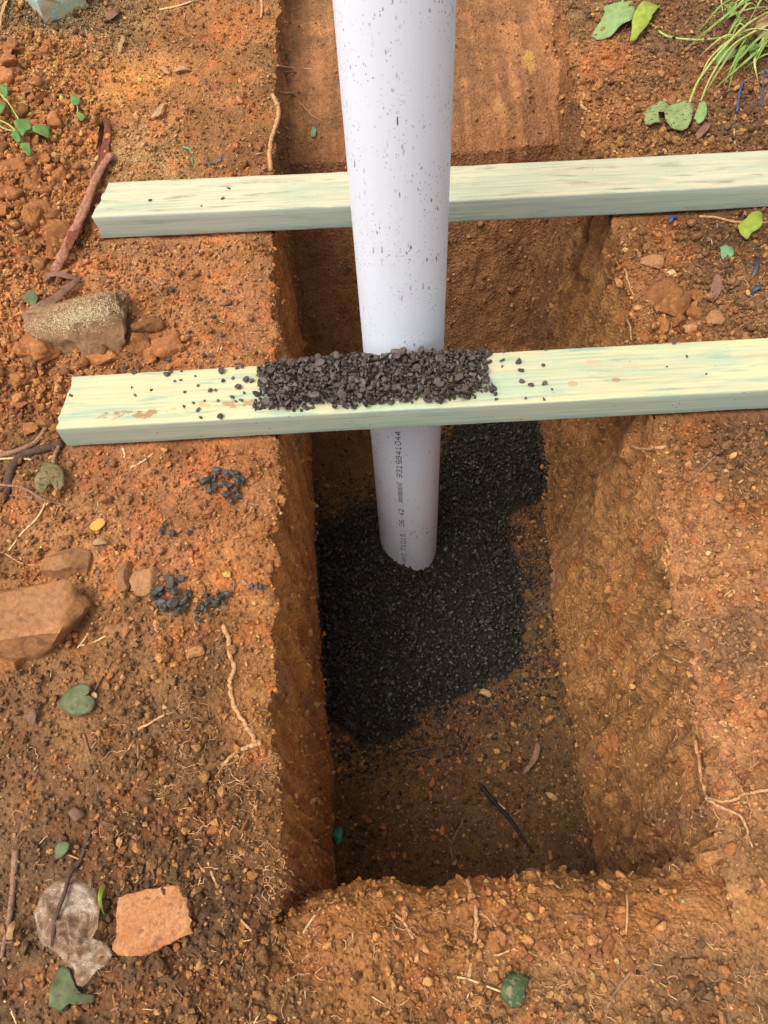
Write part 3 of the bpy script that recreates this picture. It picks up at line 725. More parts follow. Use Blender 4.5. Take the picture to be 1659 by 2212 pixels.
tag(obj('soil_crumbs', scatter('soil_crumbs', sh1, p, rad, rg, crumb_cols(vi, rg), False), M_CRUMB), 'small crumbs of brown and orange soil strewn over the ground', 'soil', kind='stuff')
sh2 = [rock_shape(2, 200 + i, 7, (.34, .78), .22, (1, rg.uniform(.6, 1), rg.uniform(.5, .85)), .12) for i in range(16)]
p, vi = sample(5200, dens * (.12 + .88 * big[fl0]) * (.25 + .75 * loose[fl0]), rg); rad = np.clip(np.exp(rg.normal(math.log(.0046), .32, len(p))), .0026, .0095)
p = p + Nn[vi] * (rad * .5)[:, None]
tag(obj('soil_lumps', scatter('soil_lumps', sh2, p, rad, rg, crumb_cols(vi, rg, .26)), M_CRUMB), 'small loose lumps of reddish soil spread over the banks', 'soil', kind='stuff')


# ------------------------------------------------------------------ gravel
rg = np.random.default_rng(33)
GSH = [rock_shape(1, 300 + i, 5, (.45, .8), .25, (1, rg.uniform(.6, .95), rg.uniform(.45, .8))) for i in range(12)]
ing = np.where((D.ravel()[fl0] > .93) & inner.ravel()[fl0], sm(-.010, .016, sdg[fl0] + .024 * fbm(ctr * 36, 3, 72)), 0.0)
p, vi = sample(9000, ing, rg)
_k = np.hypot(p[:, 0] - PIPE[0], p[:, 1] - PIPE[1]) > PR + .001; p, vi = p[_k], vi[_k]
rad = np.clip(np.exp(rg.normal(math.log(.0040), .28, len(p))), .0021, .0075); p[:, 2] += rg.uniform(-.001, .0075, len(p)) * np.clip(.3 + 30 * (sdg[vi] if len(vi) == len(p) else .03), .3, 1)
# stray stones at the edges of the heap and on the bare floor
st_w = np.where((floorm[fl0] > .5) & (sdg[fl0] <= 0) & vis, np.exp(sdg[fl0] / .04) + .05 * np.exp(sdg[fl0] / .15), 0.0)
p2, vi2 = sample(1100, st_w, rg); rad2 = np.clip(np.exp(rg.normal(math.log(.0036), .25, len(p2))), .002, .006); p2[:, 2] += rad2 * .3
tag(obj('gravel_bed', scatter('gravel_bed', GSH, np.concatenate([p, p2]), np.concatenate([rad, rad2]), rg, None, False), M_GRAVEL_WET), 'bed of wet black gravel on the trench floor around the pipe', 'gravel', kind='stuff')
GBIG = [rock_shape(2, 340 + i, 7, (.32, .7), .04, (1, rg.uniform(.65, .95), rg.uniform(.5, .8))) for i in range(12)]
def chip_meshes(mat, nm):
    out = []
    for v, f in GBIG:
        me = mesh_np(nm, v * .004, f, False); me.materials.append(mat); out.append(me)
    return out
CH_DRY, CH_BANK = chip_meshes(M_GRAVEL_DRY, 'gravel_chip'), chip_meshes(M_GRAVEL_BANK, 'gravel_chip')
def chip(loc, r, label, group, meshes, rot=None):
    o = obj('gravel_chip', meshes[random.randrange(len(meshes))], None, None, loc, rot or (random.uniform(-.5, .5), random.uniform(-.5, .5), random.uniform(0, 6.3)))
    o.scale = (r / .004,) * 3; return tag(o, label, 'gravel', group)
ZT = PLANKS['near'][4]
# heap on the near board: stones dropped one by one onto a height grid
(ox, oy), yaw, pw, pt, _ = PLANKS['near']; cy_, sy__ = math.cos(R(yaw)), math.sin(R(yaw))
def board_xy(px, py, key='near'):
    q = on_z(px, py, PLANKS[key][4]); return plank_local(key, q[0], q[1])
def board_world(lx, ly, key='near'):
    (ax, ay), yw, *_ = PLANKS[key]; c_, s_ = math.cos(R(yw)), math.sin(R(yw)); return ax + lx * c_ - ly * s_, ay + lx * s_ + ly * c_
xa, xb = board_xy(552, 850)[0], board_xy(1068, 830)[0]
cell = .0025; nxg, nyg = int((xb - xa + .06) / cell), int(.12 / cell); HG = np.zeros((nxg, nyg)); heap_st = []
gx = (np.arange(nxg) + .5) * cell + xa - .03; gy = (np.arange(nyg) + .5) * cell - .06
for _ in range(7000):
    u = rg.beta(1.3, 1.3); lx = xa + (xb - xa) * u; edge = min(1, max(0.02, min(u, 1 - u) / .13 + .35 * rg.normal()))
    ly = rg.uniform(-1, 1) * (pw / 2 - .003 - .012 * (1 - edge) * rg.random()) + .002
    if ly < -pw / 2 + .010 + .006 * math.sin(lx * 70) + .004 * math.sin(lx * 190) and rg.random() < .93: continue
    if rg.random() > .35 + .65 * edge: continue
    r = float(np.clip(math.exp(rg.normal(math.log(.0034), .34)), .0017, .0072))
    m = (np.abs(gx[:, None] - lx) < r * .8) & (np.abs(gy[None] - ly) < r * .8)
    if not m.any(): continue
    h = np.percentile(HG[m], 60); lim_h = .013 * edge * min(1, (pw / 2 - abs(ly)) / .012 + .35)
    if h > lim_h: continue
    heap_st.append((lx, ly, h + r * .50, r)); HG[m] = np.maximum(HG[m], h + r * .95)
ranked = sorted(range(len(heap_st)), key=lambda i: -(heap_st[i][2] + heap_st[i][3] * 1.2 + .15 * rg.random() * .02))
keep = set(ranked[:140])
for i in keep:
    lx, ly, h, r = heap_st[i]; wx, wy = board_world(lx, ly)
    chip((wx, wy, ZT + h), r, 'dark angular gravel chip in the heap on the nearer board', 'gravel chips heaped on the nearer board', CH_DRY)
rest = [heap_st[i] for i in range(len(heap_st)) if i not in keep]
for _ in range(1500):
    u = rg.beta(1.3, 1.3); ly = rg.uniform(-pw / 2 + .012, pw / 2 - .002); r = float(rg.uniform(.0014, .0030)); rest.append((xa + .012 + (xb - xa - .024) * u, ly, r * .6 + float(rg.uniform(0, .004)) * min(1, 4 * u, 4 - 4 * u), r))
pp = np.array([[*board_world(a, b_), ZT + h] for a, b_, h, r in rest]); rr_ = np.array([x[3] for x in rest])
_m = rr_ < .0031
hm = scatter('gravel_heap', GBIG, pp[~_m], rr_[~_m], rg, None, False); hf = scatter('gravel_heap_fines', GSH, pp[_m], rr_[_m], rg, None, False)
tag(obj('gravel_fines', hf, M_GRAVEL_DRY), 'small dark grit between the stones heaped on the nearer board', 'gravel', kind='stuff')
tag(obj('gravel_heap', hm, M_GRAVEL_DRY), 'heap of dark brown gravel lying along the nearer board', 'gravel', kind='stuff')
LOOSE_L = [(201, 807, 4), (291, 801, 7), (360, 811, 8), (368, 806, 6), (378, 825, 4), (390, 822, 4), (422, 813, 4), (292, 855, 4), (327, 843, 4), (285, 838, 4), (154, 855, 5), (480, 803, 10), (481, 825, 7), (512, 796, 7),
  (524, 789, 8), (503, 818, 5), (515, 838, 10), (532, 823, 9), (545, 825, 7), (527, 851, 5), (502, 860, 6), (510, 869, 5), (522, 867, 6), (472, 867, 4), (455, 845, 6), (465, 845, 5), (428, 834, 4), (400, 848, 5), (418, 872, 4),
  (429, 887, 6), (434, 904, 6), (478, 902, 11), (397, 880, 5), (442, 867, 3), (392, 803, 4)]
LOOSE_R = [(958, 769, 6), (1042, 771, 7), (1058, 766, 6), (1046, 787, 6), (1085, 780, 7), (1085, 793, 4), (1119, 784, 9), (1124, 803, 8), (1127, 825, 7), (1146, 834, 7), (1176, 831, 8), (1173, 791, 5), (1178, 756, 5), (1192, 842, 4),
  (1175, 869, 5), (1454, 738, 8), (1483, 771, 5), (1088, 756, 4), (1071, 864, 6), (1135, 862, 4), (1525, 809, 3), (1252, 747, 3), (1440, 793, 3)]
for lst, side in ((LOOSE_L, 'left'), (LOOSE_R, 'right')):
    for (px, py, r) in lst:
        lx, ly = board_xy(px, py); wx, wy = board_world(lx, float(np.clip(ly, -pw / 2 + .003, pw / 2 - .002))); rm = r * px_m((wx, wy, ZT)) * 1.1
        chip((wx, wy, ZT + rm * .45), rm, 'loose dark gravel chip on the nearer board, %s of the gravel heap' % side, 'loose chips %s of the heap' % side, CH_DRY)
for (px, py, r) in ((325, 435, 6), (494, 408, 5), (481, 430, 5), (436, 446, 3)):
    lx, ly = board_xy(px, py, 'far'); wx, wy = board_world(lx, ly, 'far'); zt2 = PLANKS['far'][4]; rm = r * px_m((wx, wy, zt2))
    chip((wx, wy, zt2 + rm * .45), rm, 'tiny dark stone on the farther board, left of the pipe', 'tiny stones on the farther board', CH_DRY)
for (cx, cy, rx, ry, n, rpx, lab) in ((368, 1288, 40, 40, 40, 11, 'in the cluster beside the flat pinkish stone'), (470, 1300, 30, 20, 18, 10, 'in the cluster above the longest root'),
      (438, 1325, 24, 18, 10, 9, 'in the cluster above the longest root'), (485, 1050, 46, 40, 44, 9, 'in the patch just below the nearer board'), (385, 1145, 44, 16, 9, 8, 'in the sparse row on the left bank'),
      (556, 1273, 12, 10, 4, 8, 'in the small nest at the left trench lip')):
    for i in range(n):
        a = random.uniform(0, 6.28); q = math.sqrt(random.random()); l, n_ = hit(cx + rx * q * math.cos(a), cy + ry * q * math.sin(a)); r = rpx * random.uniform(.75, 1.35) * px_m(l)
        chip(l + n_ * (r * random.uniform(.5, 1.0) + .002), r, 'wet black gravel chip ' + lab, 'gravel chips ' + lab, CH_BANK)
for (px, py, r) in ((375, 630, 12), (482, 630, 7), (452, 600, 8), (462, 687, 8), (445, 700, 7), (482, 728, 7), (410, 720, 8), (457, 773, 10), (440, 770, 8), (407, 764, 6), (365, 778, 7), (270, 793, 11), (115, 618, 8), (90, 575, 8), (20, 835, 10), (30, 778, 6),
      (72, 730, 7), (450, 655, 5), (430, 650, 5), (505, 700, 4), (425, 745, 6)):
    l, n_ = hit(px, py); r = r * px_m(l) * .9
    chip(l + n_ * (r * .4 + .001), r, 'single dark gravel chip on the left bank between the two boards', 'stray gravel chips between the boards', CH_BANK)

# ------------------------------------------------------------------ rocks and clods
C_ = lambda *c: lin(c) * .80 * np.array([1, 1.06, .93])
M_R_BROWN = stone_material('brown_rock', C_(140, 92, 60), C_(176, 120, 80), C_(120, 80, 58), .8, 34)
M_R_DUSTY = stone_material('dark_rock', C_(144, 104, 78), C_(172, 128, 96), C_(116, 82, 62), .9, 45)
M_R_ORANGE = stone_material('orange_rock', C_(204, 124, 80), C_(222, 156, 110), C_(140, 82, 58), .85, 60, 1.3)
M_R_PINK = stone_material('pinkish_rock', C_(176, 116, 80), C_(198, 144, 106), None, .85, 70)
M_R_PALE = stone_material('pale_stone', C_(214, 176, 128), C_(236, 206, 164), None, .8, 70)
M_CLOD = stone_material('red_clod', C_(150, 92, 56), C_(190, 122, 76), C_(204, 146, 98), .95, 90, 1.2)
M_CLODDARK = stone_material('dark_clod', C_(128, 84, 54), C_(168, 110, 68), C_(176, 118, 72), .95, 90, 1.2)
def rock(name, px, py, w, h, seed, mat, label, cat, tall=.6, box=0.0, yaw=0.0, sub=4, cuts=9, rough=.10, fine=.02, sink=.30, group=None, depth=(.5, .8), planes=()):
    l, n_ = hit(px, py); k_ = px_m(l); dims = (w * k_ / 2 * 1.12, h * k_ / 2 * 1.35, min(w, h) * k_ / 2 * tall * 1.3)
    v, f = ICO[sub]; v = v.copy(); v = v * (1 - box) + box * .86 * v / np.abs(v).max(1, keepdims=True)
    for nn, d in planes:
        nn = np.array(nn, float); nn /= np.linalg.norm(nn); v -= np.maximum(v @ nn - d, 0)[:, None] * nn
    rgx = np.random.default_rng(seed)
    for _ in range(cuts):
        nn = rgx.normal(size=3); nn /= np.linalg.norm(nn); d = rgx.uniform(*depth); v -= np.maximum(v @ nn - d, 0)[:, None] * nn
    v = v * (1 + rough * fbm(v * 1.7 + seed * 1.3, 3, seed % 40))[:, None]; v = v * (1 + fine * fbm(v * 8 + seed, 3, seed % 33))[:, None]
    me = mesh_np(name, v * np.array(dims), f, True)
    if planes: me.set_sharp_from_angle(angle=R(38))
    o = obj(name, me, mat, None, l + Vector((0, 0, dims[2] * (1 - 2 * sink) * .5)), (random.uniform(-.05, .05), random.uniform(-.05, .05), yaw))
    return tag(o, label, cat, group)
rk_dust = rock('rock', 190, 716, 205, 118, 11, M_R_DUSTY, 'long brown rock dusted with pale sawdust, left bank between the boards', 'rock', 1.2, .4, R(14), cuts=6, rough=.26, fine=.09, sink=.24, depth=(.6, .9), planes=[((-.1, .35, .9), .62), ((.1, -.8, .5), .62)])
rock('rock', 92, 1338, 205, 140, 12, M_R_BROWN, 'largest smooth brown rock with a flat top on the left bank', 'rock', .95, .55, R(8), cuts=5, rough=.12, fine=.03, depth=(.68, .95), planes=[((.05, -.12, 1), .62), ((1, -.25, .55), .86), ((-.1, -1, .3), .84)])
rock('rock', 146, 1222, 96, 64, 13, M_R_BROWN, 'fist shaped brown stone lying just behind the largest rock', 'rock', .9, .5, R(-8), cuts=4, rough=.06, planes=[((0, -.2, 1), .6), ((0, -1, .2), .65)])
rock('rock', 335, 1975, 165, 108, 14, M_R_ORANGE, 'flat bright orange rock with dark spots at the lower left', 'rock', .5, .45, R(8), cuts=4, rough=.24, fine=.10, planes=[((0, -.1, 1), .5), ((1, 0, .1), .8), ((-1, .1, .2), .8), ((0, 1, .2), .75)])
rock('rock', 22, 1428, 80, 56, 15, M_CLOD, 'orange brown stone at the left edge under the largest rock', 'rock', .8)
rock('rock', 310, 1253, 66, 62, 16, M_R_PINK, 'flat pinkish stone touching the black gravel cluster', 'rock', .6)
rock('rock', 272, 1248, 42, 56, 17, M_R_BROWN, 'narrow brown stone left of the flat pinkish stone', 'rock', .7)
rock('rock', 258, 1362, 62, 40, 18, M_R_BROWN, 'thin orange edged stone right of the largest rock', 'rock', .4)
rock('rock', 418, 1408, 48, 28, 19, M_R_BROWN, 'small smooth brown stone left of the long pale root', 'rock', .7)
rock('rock', 1448, 592, 24, 18, 20, M_R_PALE, 'small pale yellow stone on the right bank', 'rock', .7, sub=3)
rock('rock', 1405, 566, 54, 34, 21, M_R_PINK, 'ribbed grey brown stone at the right trench lip', 'rock', .7, .3, R(-30))
rock('soil_clod', 1440, 648, 92, 74, 22, M_CLOD, 'largest orange clay lump on the right bank between the boards', 'clod', .6, rough=.25, fine=.08)
rock('soil_clod', 1502, 640, 28, 40, 23, M_CLOD, 'upright orange clay lump right of the largest one', 'clod', .7, rough=.2, fine=.08)
for (px, py, w, h, lab) in ((1430, 705, 26, 34, 'pale clay lump against the far side of the nearer board, leftmost of the row'), (1462, 696, 34, 30, 'orange clay lump second in the row behind the nearer board'), (1500, 680, 34, 38, 'grey brown clay lump third in the row behind the nearer board'),
      (1490, 710, 36, 22, 'low clay lump in the row touching the nearer board'), (1545, 690, 42, 32, 'rightmost clay lump in the row behind the nearer board')):
    rock('soil_clod', px, py, w, h, int(px), M_R_PINK if w > 34 else M_CLOD, lab, 'clod', .8, sub=3, rough=.16, fine=.06)
for (px, py, w, h, lab) in ((300, 752, 50, 50, 'brown clod touching the right end of the dusty rock'), (365, 755, 76, 62, 'wide crumbly clod between the dusty rock and the nearer board'), (325, 772, 44, 40, 'angular clod beside the wide crumbly one behind the nearer board'),
      (225, 775, 90, 34, 'bright orange clod tucked under the dusty rock'), (320, 708, 60, 46, 'dark crumbly clod at the right tip of the dusty rock'), (80, 750, 110, 66, 'big rough clod left of the dusty rock'), (125, 520, 60, 90, 'tall rough clod against the bark curl'),
      (35, 372, 66, 44, 'smooth brown clod at the left edge by the green weed'), (75, 465, 46, 62, 'pointed orange clod amid the left spoil'), (90, 345, 44, 26, 'long clod right of the green weed'), (135, 385, 38, 48, 'clod beside the top of the bark curl')):
    rock('soil_clod', px, py, w, h, int(px + py), M_CLODDARK if 'dark' in lab else M_CLOD, lab, 'clod', .75, sub=4, rough=.22, fine=.09)
CLM = []
for i in range(10):
    v, f = rock_shape(3, 500 + i, 8, (.36, .78), .24, (1, random.uniform(.6, 1), random.uniform(.5, .85)), .14); me = mesh_np('soil_clod', v * .01, f, True); me.materials.append(M_CLODDARK if i % 5 == 0 else M_CLOD); CLM.append(me)
def clods(boxes, n, rlo, rhi, label, group):
    for i in range(n):
        x0, y0, x1, y1 = random.choice(boxes); l, n_ = hit(random.uniform(x0, x1), random.uniform(y0, y1)); r = random.triangular(rlo, rhi, rlo) * px_m(l)
        o = obj('soil_clod', random.choice(CLM), None, None, l + n_ * r * .3, (random.uniform(-.6, .6), random.uniform(-.6, .6), random.uniform(0, 6.3))); o.scale = (r / .01,) * 3; tag(o, label, 'clod', group)
clods([(0, 90, 130, 250), (0, 250, 180, 420), (0, 400, 170, 600), (0, 380, 120, 600)], 120, 9, 30, 'reddish brown clod in the loose spoil along the upper left edge', 'clods in the upper left spoil')
clods([(0, 740, 120, 960), (0, 660, 90, 800)], 44, 9, 26, 'reddish clod left of the nearer board end', 'clods by the nearer board end')
clods([(180, 1170, 330, 1420), (20, 1150, 180, 1240)], 16, 8, 16, 'small brown clod among the stones on the left bank', 'clods among the left bank stones')
clods([(240, 1780, 560, 2100), (360, 2000, 700, 2200)], 34, 8, 17, 'dark crumbly clod in the topsoil around the orange rock', 'dark clods around the orange rock')
clods([(860, 2010, 1400, 2200), (1000, 1960, 1400, 2080), (1350, 2080, 1640, 2200)], 46, 9, 24, 'brown clod in the loose soil at the bottom edge of the picture', 'clods along the bottom edge')
clods([(1500, 1350, 1659, 1650), (1560, 1650, 1659, 1950), (1430, 1000, 1640, 1350)], 34, 8, 18, 'orange brown clod on the right bank below the nearer board', 'clods on the lower right bank')
clods([(1320, 500, 1640, 720), (1270, 120, 1500, 330)], 24, 7, 15, 'dark brown clod on the right bank beside the far board', 'clods on the upper right bank')
clods([(720, 1580, 1200, 1850), (760, 1640, 1000, 1860)], 26, 6, 13, 'small muddy clod on the trench floor in front of the gravel', 'clods on the trench floor')

# ------------------------------------------------------------------ roots, sticks, stems
def catmull(pts, per=6):
    P_ = [np.array(p, float) for p in pts]; P_ = [2 * P_[0] - P_[1]] + P_ + [2 * P_[-1] - P_[-2]]; out = []
    for i in range(1, len(P_) - 2):
        for k_ in range(per):
            t = k_ / per; a, b_, c_, d = P_[i - 1:i + 3]
            out.append(.5 * ((2 * b_) + (c_ - a) * t + (2 * a - 5 * b_ + 4 * c_ - d) * t * t + (3 * b_ - a - 3 * c_ + d) * t ** 3))
    out.append(P_[-2]); return np.array(out)
def tube_arrays(pts, r0, r1, sides=8, flat=1.0, knob=.0, seed=0, arc=2 * math.pi, tip=False):
    pts = np.asarray(pts); n = len(pts); V = []; F = []
    tg = np.gradient(pts, axis=0); tg /= np.maximum(np.linalg.norm(tg, axis=1, keepdims=True), 1e-9)
    nz = n1(np.arange(n) * .9 + seed * 7.7, seed % 60)
    for i in range(n):
        up = np.array([0, 0, 1.0]); s_ = np.cross(tg[i], up)
        if np.linalg.norm(s_) < .2: s_ = np.cross(tg[i], np.array([0, 1.0, .2]))
        s_ /= np.linalg.norm(s_); u = np.cross(s_, tg[i]); t = i / (n - 1); r = (r0 + (r1 - r0) * t) * (1 + knob * nz[i])
        if tip: r *= max(.12, min(1, (1 - t) * 3.0)) * min(1, .45 + t * 3)
        for j in range(sides):
            a = arc * j / sides; V.append(pts[i] + s_ * math.cos(a) * r + u * math.sin(a) * r * flat)
    for i in range(n - 1):
        for j in range(sides): F.append((i * sides + j, i * sides + (j + 1) % sides, (i + 1) * sides + (j + 1) % sides, (i + 1) * sides + j))
    V.append(pts[0]); V.append(pts[-1]); a, b_ = len(V) - 2, len(V) - 1
    for j in range(sides):
        F.append((a, (j + 1) % sides, j, j)); e = (n - 1) * sides; F.append((b_, e + j, e + (j + 1) % sides, e + (j + 1) % sides))
    return V, F
def poly_mesh(name, V, F):
    me = bpy.data.meshes.new(name); me.from_pydata([tuple(v) for v in V], [], [tuple(dict.fromkeys(f)) for f in F]); me.polygons.foreach_set('use_smooth', [True] * len(me.polygons)); me.update(); return me
def surf_pts(px, lift):
    out = []
    for i, q in enumerate(px):
        l, n_ = hit(q[0], q[1]); e = q[2] if len(q) > 2 else 0.0
        out.append(np.array(l + n_ * lift * .7 + Vector((0, 0, e))))
    return out
_sd = [0]
def stick(name, px, w0, w1, mat, label=None, cat=None, parent=None, lift=.8, per=6, knob=.12, flat=1.0, sides=8, wig=0.0, tip=False, group=None):
    """a stick, root, stem or blade lying along picture points (x, y[, extra height]); widths in picture units"""
    _sd[0] += 1
    l, _n = hit(*px[0][:2]); k_ = px_m(l); r0, r1 = w0 * k_ / 2, w1 * k_ / 2
    pts = catmull(surf_pts(px, max(r0 * flat, .0004) * lift), per)
    if wig:
        t = np.arange(len(pts)) * .8 + _sd[0] * 9.1; pts = pts + wig * np.stack([n1(t, 1), n1(t, 2), n1(t, 3) * .4], 1)
    o0 = pts[0].copy(); V, F = tube_arrays(pts - o0, r0, r1, sides, flat, knob, _sd[0], tip=tip)
    o = obj(name, poly_mesh(name, V, F), mat)
    if parent is not None: o.parent = parent; o.location = Vector(o0) - parent.location
    else: o.location = o0; tag(o, label, cat, group)
    return o
# thick pale roots on the left bank
r_a = stick('root', [(480, 1350), (492, 1375), (497, 1412), (506, 1445), (498, 1472), (502, 1505), (512, 1535), (530, 1565), (545, 1588), (556, 1612)], 11, 9, M_ROOT, 'longest pale root running down the left bank beside the trench lip', 'root', knob=.25, wig=.0012)
stick('rootlet', [(484, 1375), (472, 1380), (464, 1385)], 4, 2, M_ROOT, parent=r_a); stick('rootlet', [(533, 1570), (545, 1562), (552, 1552)], 4, 2, M_ROOT, parent=r_a)
r_b = stick('root', [(566, 1606), (540, 1613), (520, 1620), (500, 1635), (480, 1655)], 13, 7, M_ROOT, 'thick pale root stub at the lower end of the longest root', 'root', knob=.35, wig=.0012)
r_c = stick('root', [(588, 208), (599, 228), (600, 255), (592, 285), (584, 310), (583, 340), (586, 370)], 10, 9, M_ROOT, 'knobbly root hanging over the left trench lip behind the farther board', 'root', knob=.3, wig=.0012)
stick('root', [(588, 196), (612, 200), (635, 203), (650, 225), (675, 250), (695, 262)], 4, 2, M_ROOT, 'thin root trailing down into the smeared slope behind the farther board', 'root', wig=.001)
stick('root', [(598, 142), (630, 148), (675, 150)], 5, 3, M_ROOT, 'short straight root poking over the left lip, uppermost of three', 'root', wig=.001)
stick('root', [(610, 155), (640, 158), (665, 180), (692, 208)], 4, 2, M_STICK, 'bent root at the upper left lip beside the pipe', 'root', wig=.001)
stick('root', [(565, 0), (566, 20), (564, 42)], 8, 5, M_ROOT, 'short pale root at the top edge left of the pipe', 'root', wig=.001)
stick('root', [(1008, 1907, .012), (1018, 1935, .010), (1028, 1975, .004), (1030, 2010), (1024, 2060), (1012, 2110)], 9, 8, M_ROOT, 'upright forked root standing over the near trench lip', 'root', wig=.001, knob=.2)
stick('root', [(1032, 1972), (1055, 1985), (1078, 2008), (1105, 2035)], 7, 5, M_ROOT, 'branching root running right from the near lip', 'root', wig=.001)
stick('root', [(1040, 2056), (1075, 2062), (1110, 2052), (1160, 2062)], 5, 3, M_ROOTLET, 'thin pale root lying across the soil in front of the near lip', 'root', wig=.0016)
stick('root', [(1346, 1935, .015), (1350, 1975, .008), (1352, 2020)], 5, 5, M_ROOT, 'thin upright straight root before the right end of the near lip', 'root')
stick('stick', [(1312, 2178), (1340, 2130), (1372, 2088), (1410, 2060)], 7, 6, M_STICK, 'slanted twig in the crumbly soil at the lower right', 'stick', wig=.001)
stick('root', [(846, 1972), (870, 1990), (893, 2030)], 8, 5, M_ROOT, 'short fat pale root left of the upright forked root', 'root', wig=.001)
stick('root', [(450, 1862), (470, 1915), (495, 1955), (550, 2016)], 6, 6, M_ROOT, 'straight grey root pointing down right beside the orange rock', 'root', wig=.0008)
stick('straw', [(694, 1962), (672, 1990), (655, 2016)], 6, 4, M_STRAW, 'pale straw on the smooth clay ledge', 'straw')
# the branching root at the right
r_r = stick('root', [(1506, 1592), (1512, 1625), (1519, 1660), (1524, 1700), (1532, 1732)], 9, 8, M_ROOT, 'large branching pale root on the right bank', 'root', knob=.25, wig=.0012, lift=2.2)
for pts_, a, b_ in (([(1532, 1732), (1560, 1745), (1595, 1765), (1610, 1800), (1618, 1830)], 8, 4), ([(1532, 1728), (1575, 1730), (1610, 1715), (1659, 1705)], 5, 8), ([(1608, 1716), (1595, 1700), (1585, 1680)], 4, 2), ([(1590, 1700), (1602, 1690), (1612, 1668), (1640, 1645)], 3, 2),
      ([(1612, 1718), (1622, 1750), (1616, 1780)], 3, 2), ([(1540, 1745), (1556, 1770), (1590, 1782), (1598, 1800)], 3, 2), ([(1556, 1768), (1545, 1790), (1520, 1795), (1490, 1780)], 3, 2), ([(1585, 1682), (1578, 1700), (1570, 1720)], 3, 2)):
    stick('branch', pts_, a, b_, M_ROOT, parent=r_r, wig=.0014, knob=.2, lift=2.5)
stick('root', [(1438, 1178), (1445, 1192), (1436, 1210), (1441, 1228), (1434, 1250)], 6, 4, M_ROOTLET, 'pale zigzag root on the right trench wall', 'root', wig=.002)
stick('root', [(1364, 963), (1390, 970), (1420, 968), (1455, 962)], 7, 6, M_ROOT, 'horizontal grey root at the right wall under the nearer board', 'root', wig=.001)
stick('root', [(1263, 920), (1266, 945), (1262, 965)], 4, 3, M_ROOT, 'short hanging root under the nearer board on the right wall', 'root')
stick('root', [(1330, 565), (1350, 585), (1358, 612), (1370, 640)], 5, 3, M_ROOT, 'wavy root at the right trench lip under the farther board', 'root', wig=.001)
stick('root', [(1250, 180), (1262, 205), (1258, 225), (1275, 243)], 7, 6, M_ROOT, 'knotted grey root on the upper right trench lip', 'root', wig=.0015, knob=.3)
stick('root', [(1355, 690), (1362, 705), (1365, 735)], 5, 4, M_ROOT, 'root at the right lip just behind the nearer board', 'root')
stick('stick', [(1498, 1032), (1530, 1000), (1570, 965), (1606, 931)], 5, 4, M_STICK, 'thin straight twig on the right bank below the nearer board', 'stick')
stick('stem', [(1420, 242), (1500, 232), (1560, 205), (1620, 170), (1659, 150)], 4, 4, M_STICK, 'long thin reddish stem under the weeds at the upper right', 'stem', wig=.001)
stick('stick', [(1510, 468), (1545, 470), (1590, 480), (1659, 482)], 6, 5, M_ROOT, 'pinkish stem lying against the farther board at the right', 'stick', wig=.001)
stick('root', [(300, 1576), (330, 1560), (362, 1543), (378, 1540)], 6, 4, M_ROOTLET, 'short pale root in the dark soil right of the heart shaped leaf', 'root', wig=.001)
stick('root', [(262, 1640), (280, 1615), (290, 1600)], 5, 3, M_ROOT, 'stubby root below the heart shaped leaf', 'root', wig=.001)
stick('stick', [(180, 1585), (190, 1615), (205, 1665), (215, 1720)], 5, 4, M_STICK, 'thin bent twig below the heart shaped leaf', 'stick', wig=.001)
# sticks at the left
stick('stick', [(36, 1835), (34, 1880), (28, 1940), (18, 2000), (6, 2068)], 16, 10, M_STICK, 'straight brown stick standing along the lower left edge', 'stick', knob=.12)
s_d = stick('stick', [(205, 1775), (190, 1810), (172, 1860), (160, 1895, .010), (152, 1940, .014), (135, 1985, .014), (124, 2045, .008)], 11, 9, M_DARKSTICK, 'crooked dark stick lying over the plastic scrap', 'stick', knob=.2, wig=.001)
stick('stick', [(140, 962), (90, 975), (50, 990), (25, 1020), (18, 1070), (0, 1085)], 20, 16, M_DARKSTICK, 'thick dark curved stick below the nearer board end', 'stick', knob=.2)
stick('stick', [(0, 985), (40, 975), (80, 955), (100, 925), (112, 905)], 13, 10, M_STICK, 'brown stick leaning past the nearer board end', 'stick', knob=.15)
stick('stick', [(0, 1047), (50, 1055), (95, 1080), (140, 1092), (185, 1125)], 7, 4, M_STICK, 'grey forked twig left of the withered leaf', 'stick', wig=.001)
stick('stick', [(0, 1072), (50, 1072), (95, 1084)], 5, 4, M_STICK, 'pale thin twig crossing under the grey forked one', 'stick')
stick('straw', [(0, 995), (40, 994), (70, 996)], 5, 4, M_STRAW, 'pale straw lying on the dark curved stick', 'straw', lift=3)
stick('straw', [(98, 1088), (80, 1120), (50, 1150), (20, 1190)], 5, 4, M_STRAW, 'yellow straw stem slanting left of the fist shaped stone', 'straw')
stick('root', [(130, 1195), (100, 1215), (60, 1220), (25, 1205), (0, 1190)], 4, 3, M_ROOTLET, 'thin looping stem behind the fist shaped stone', 'root', wig=.001)
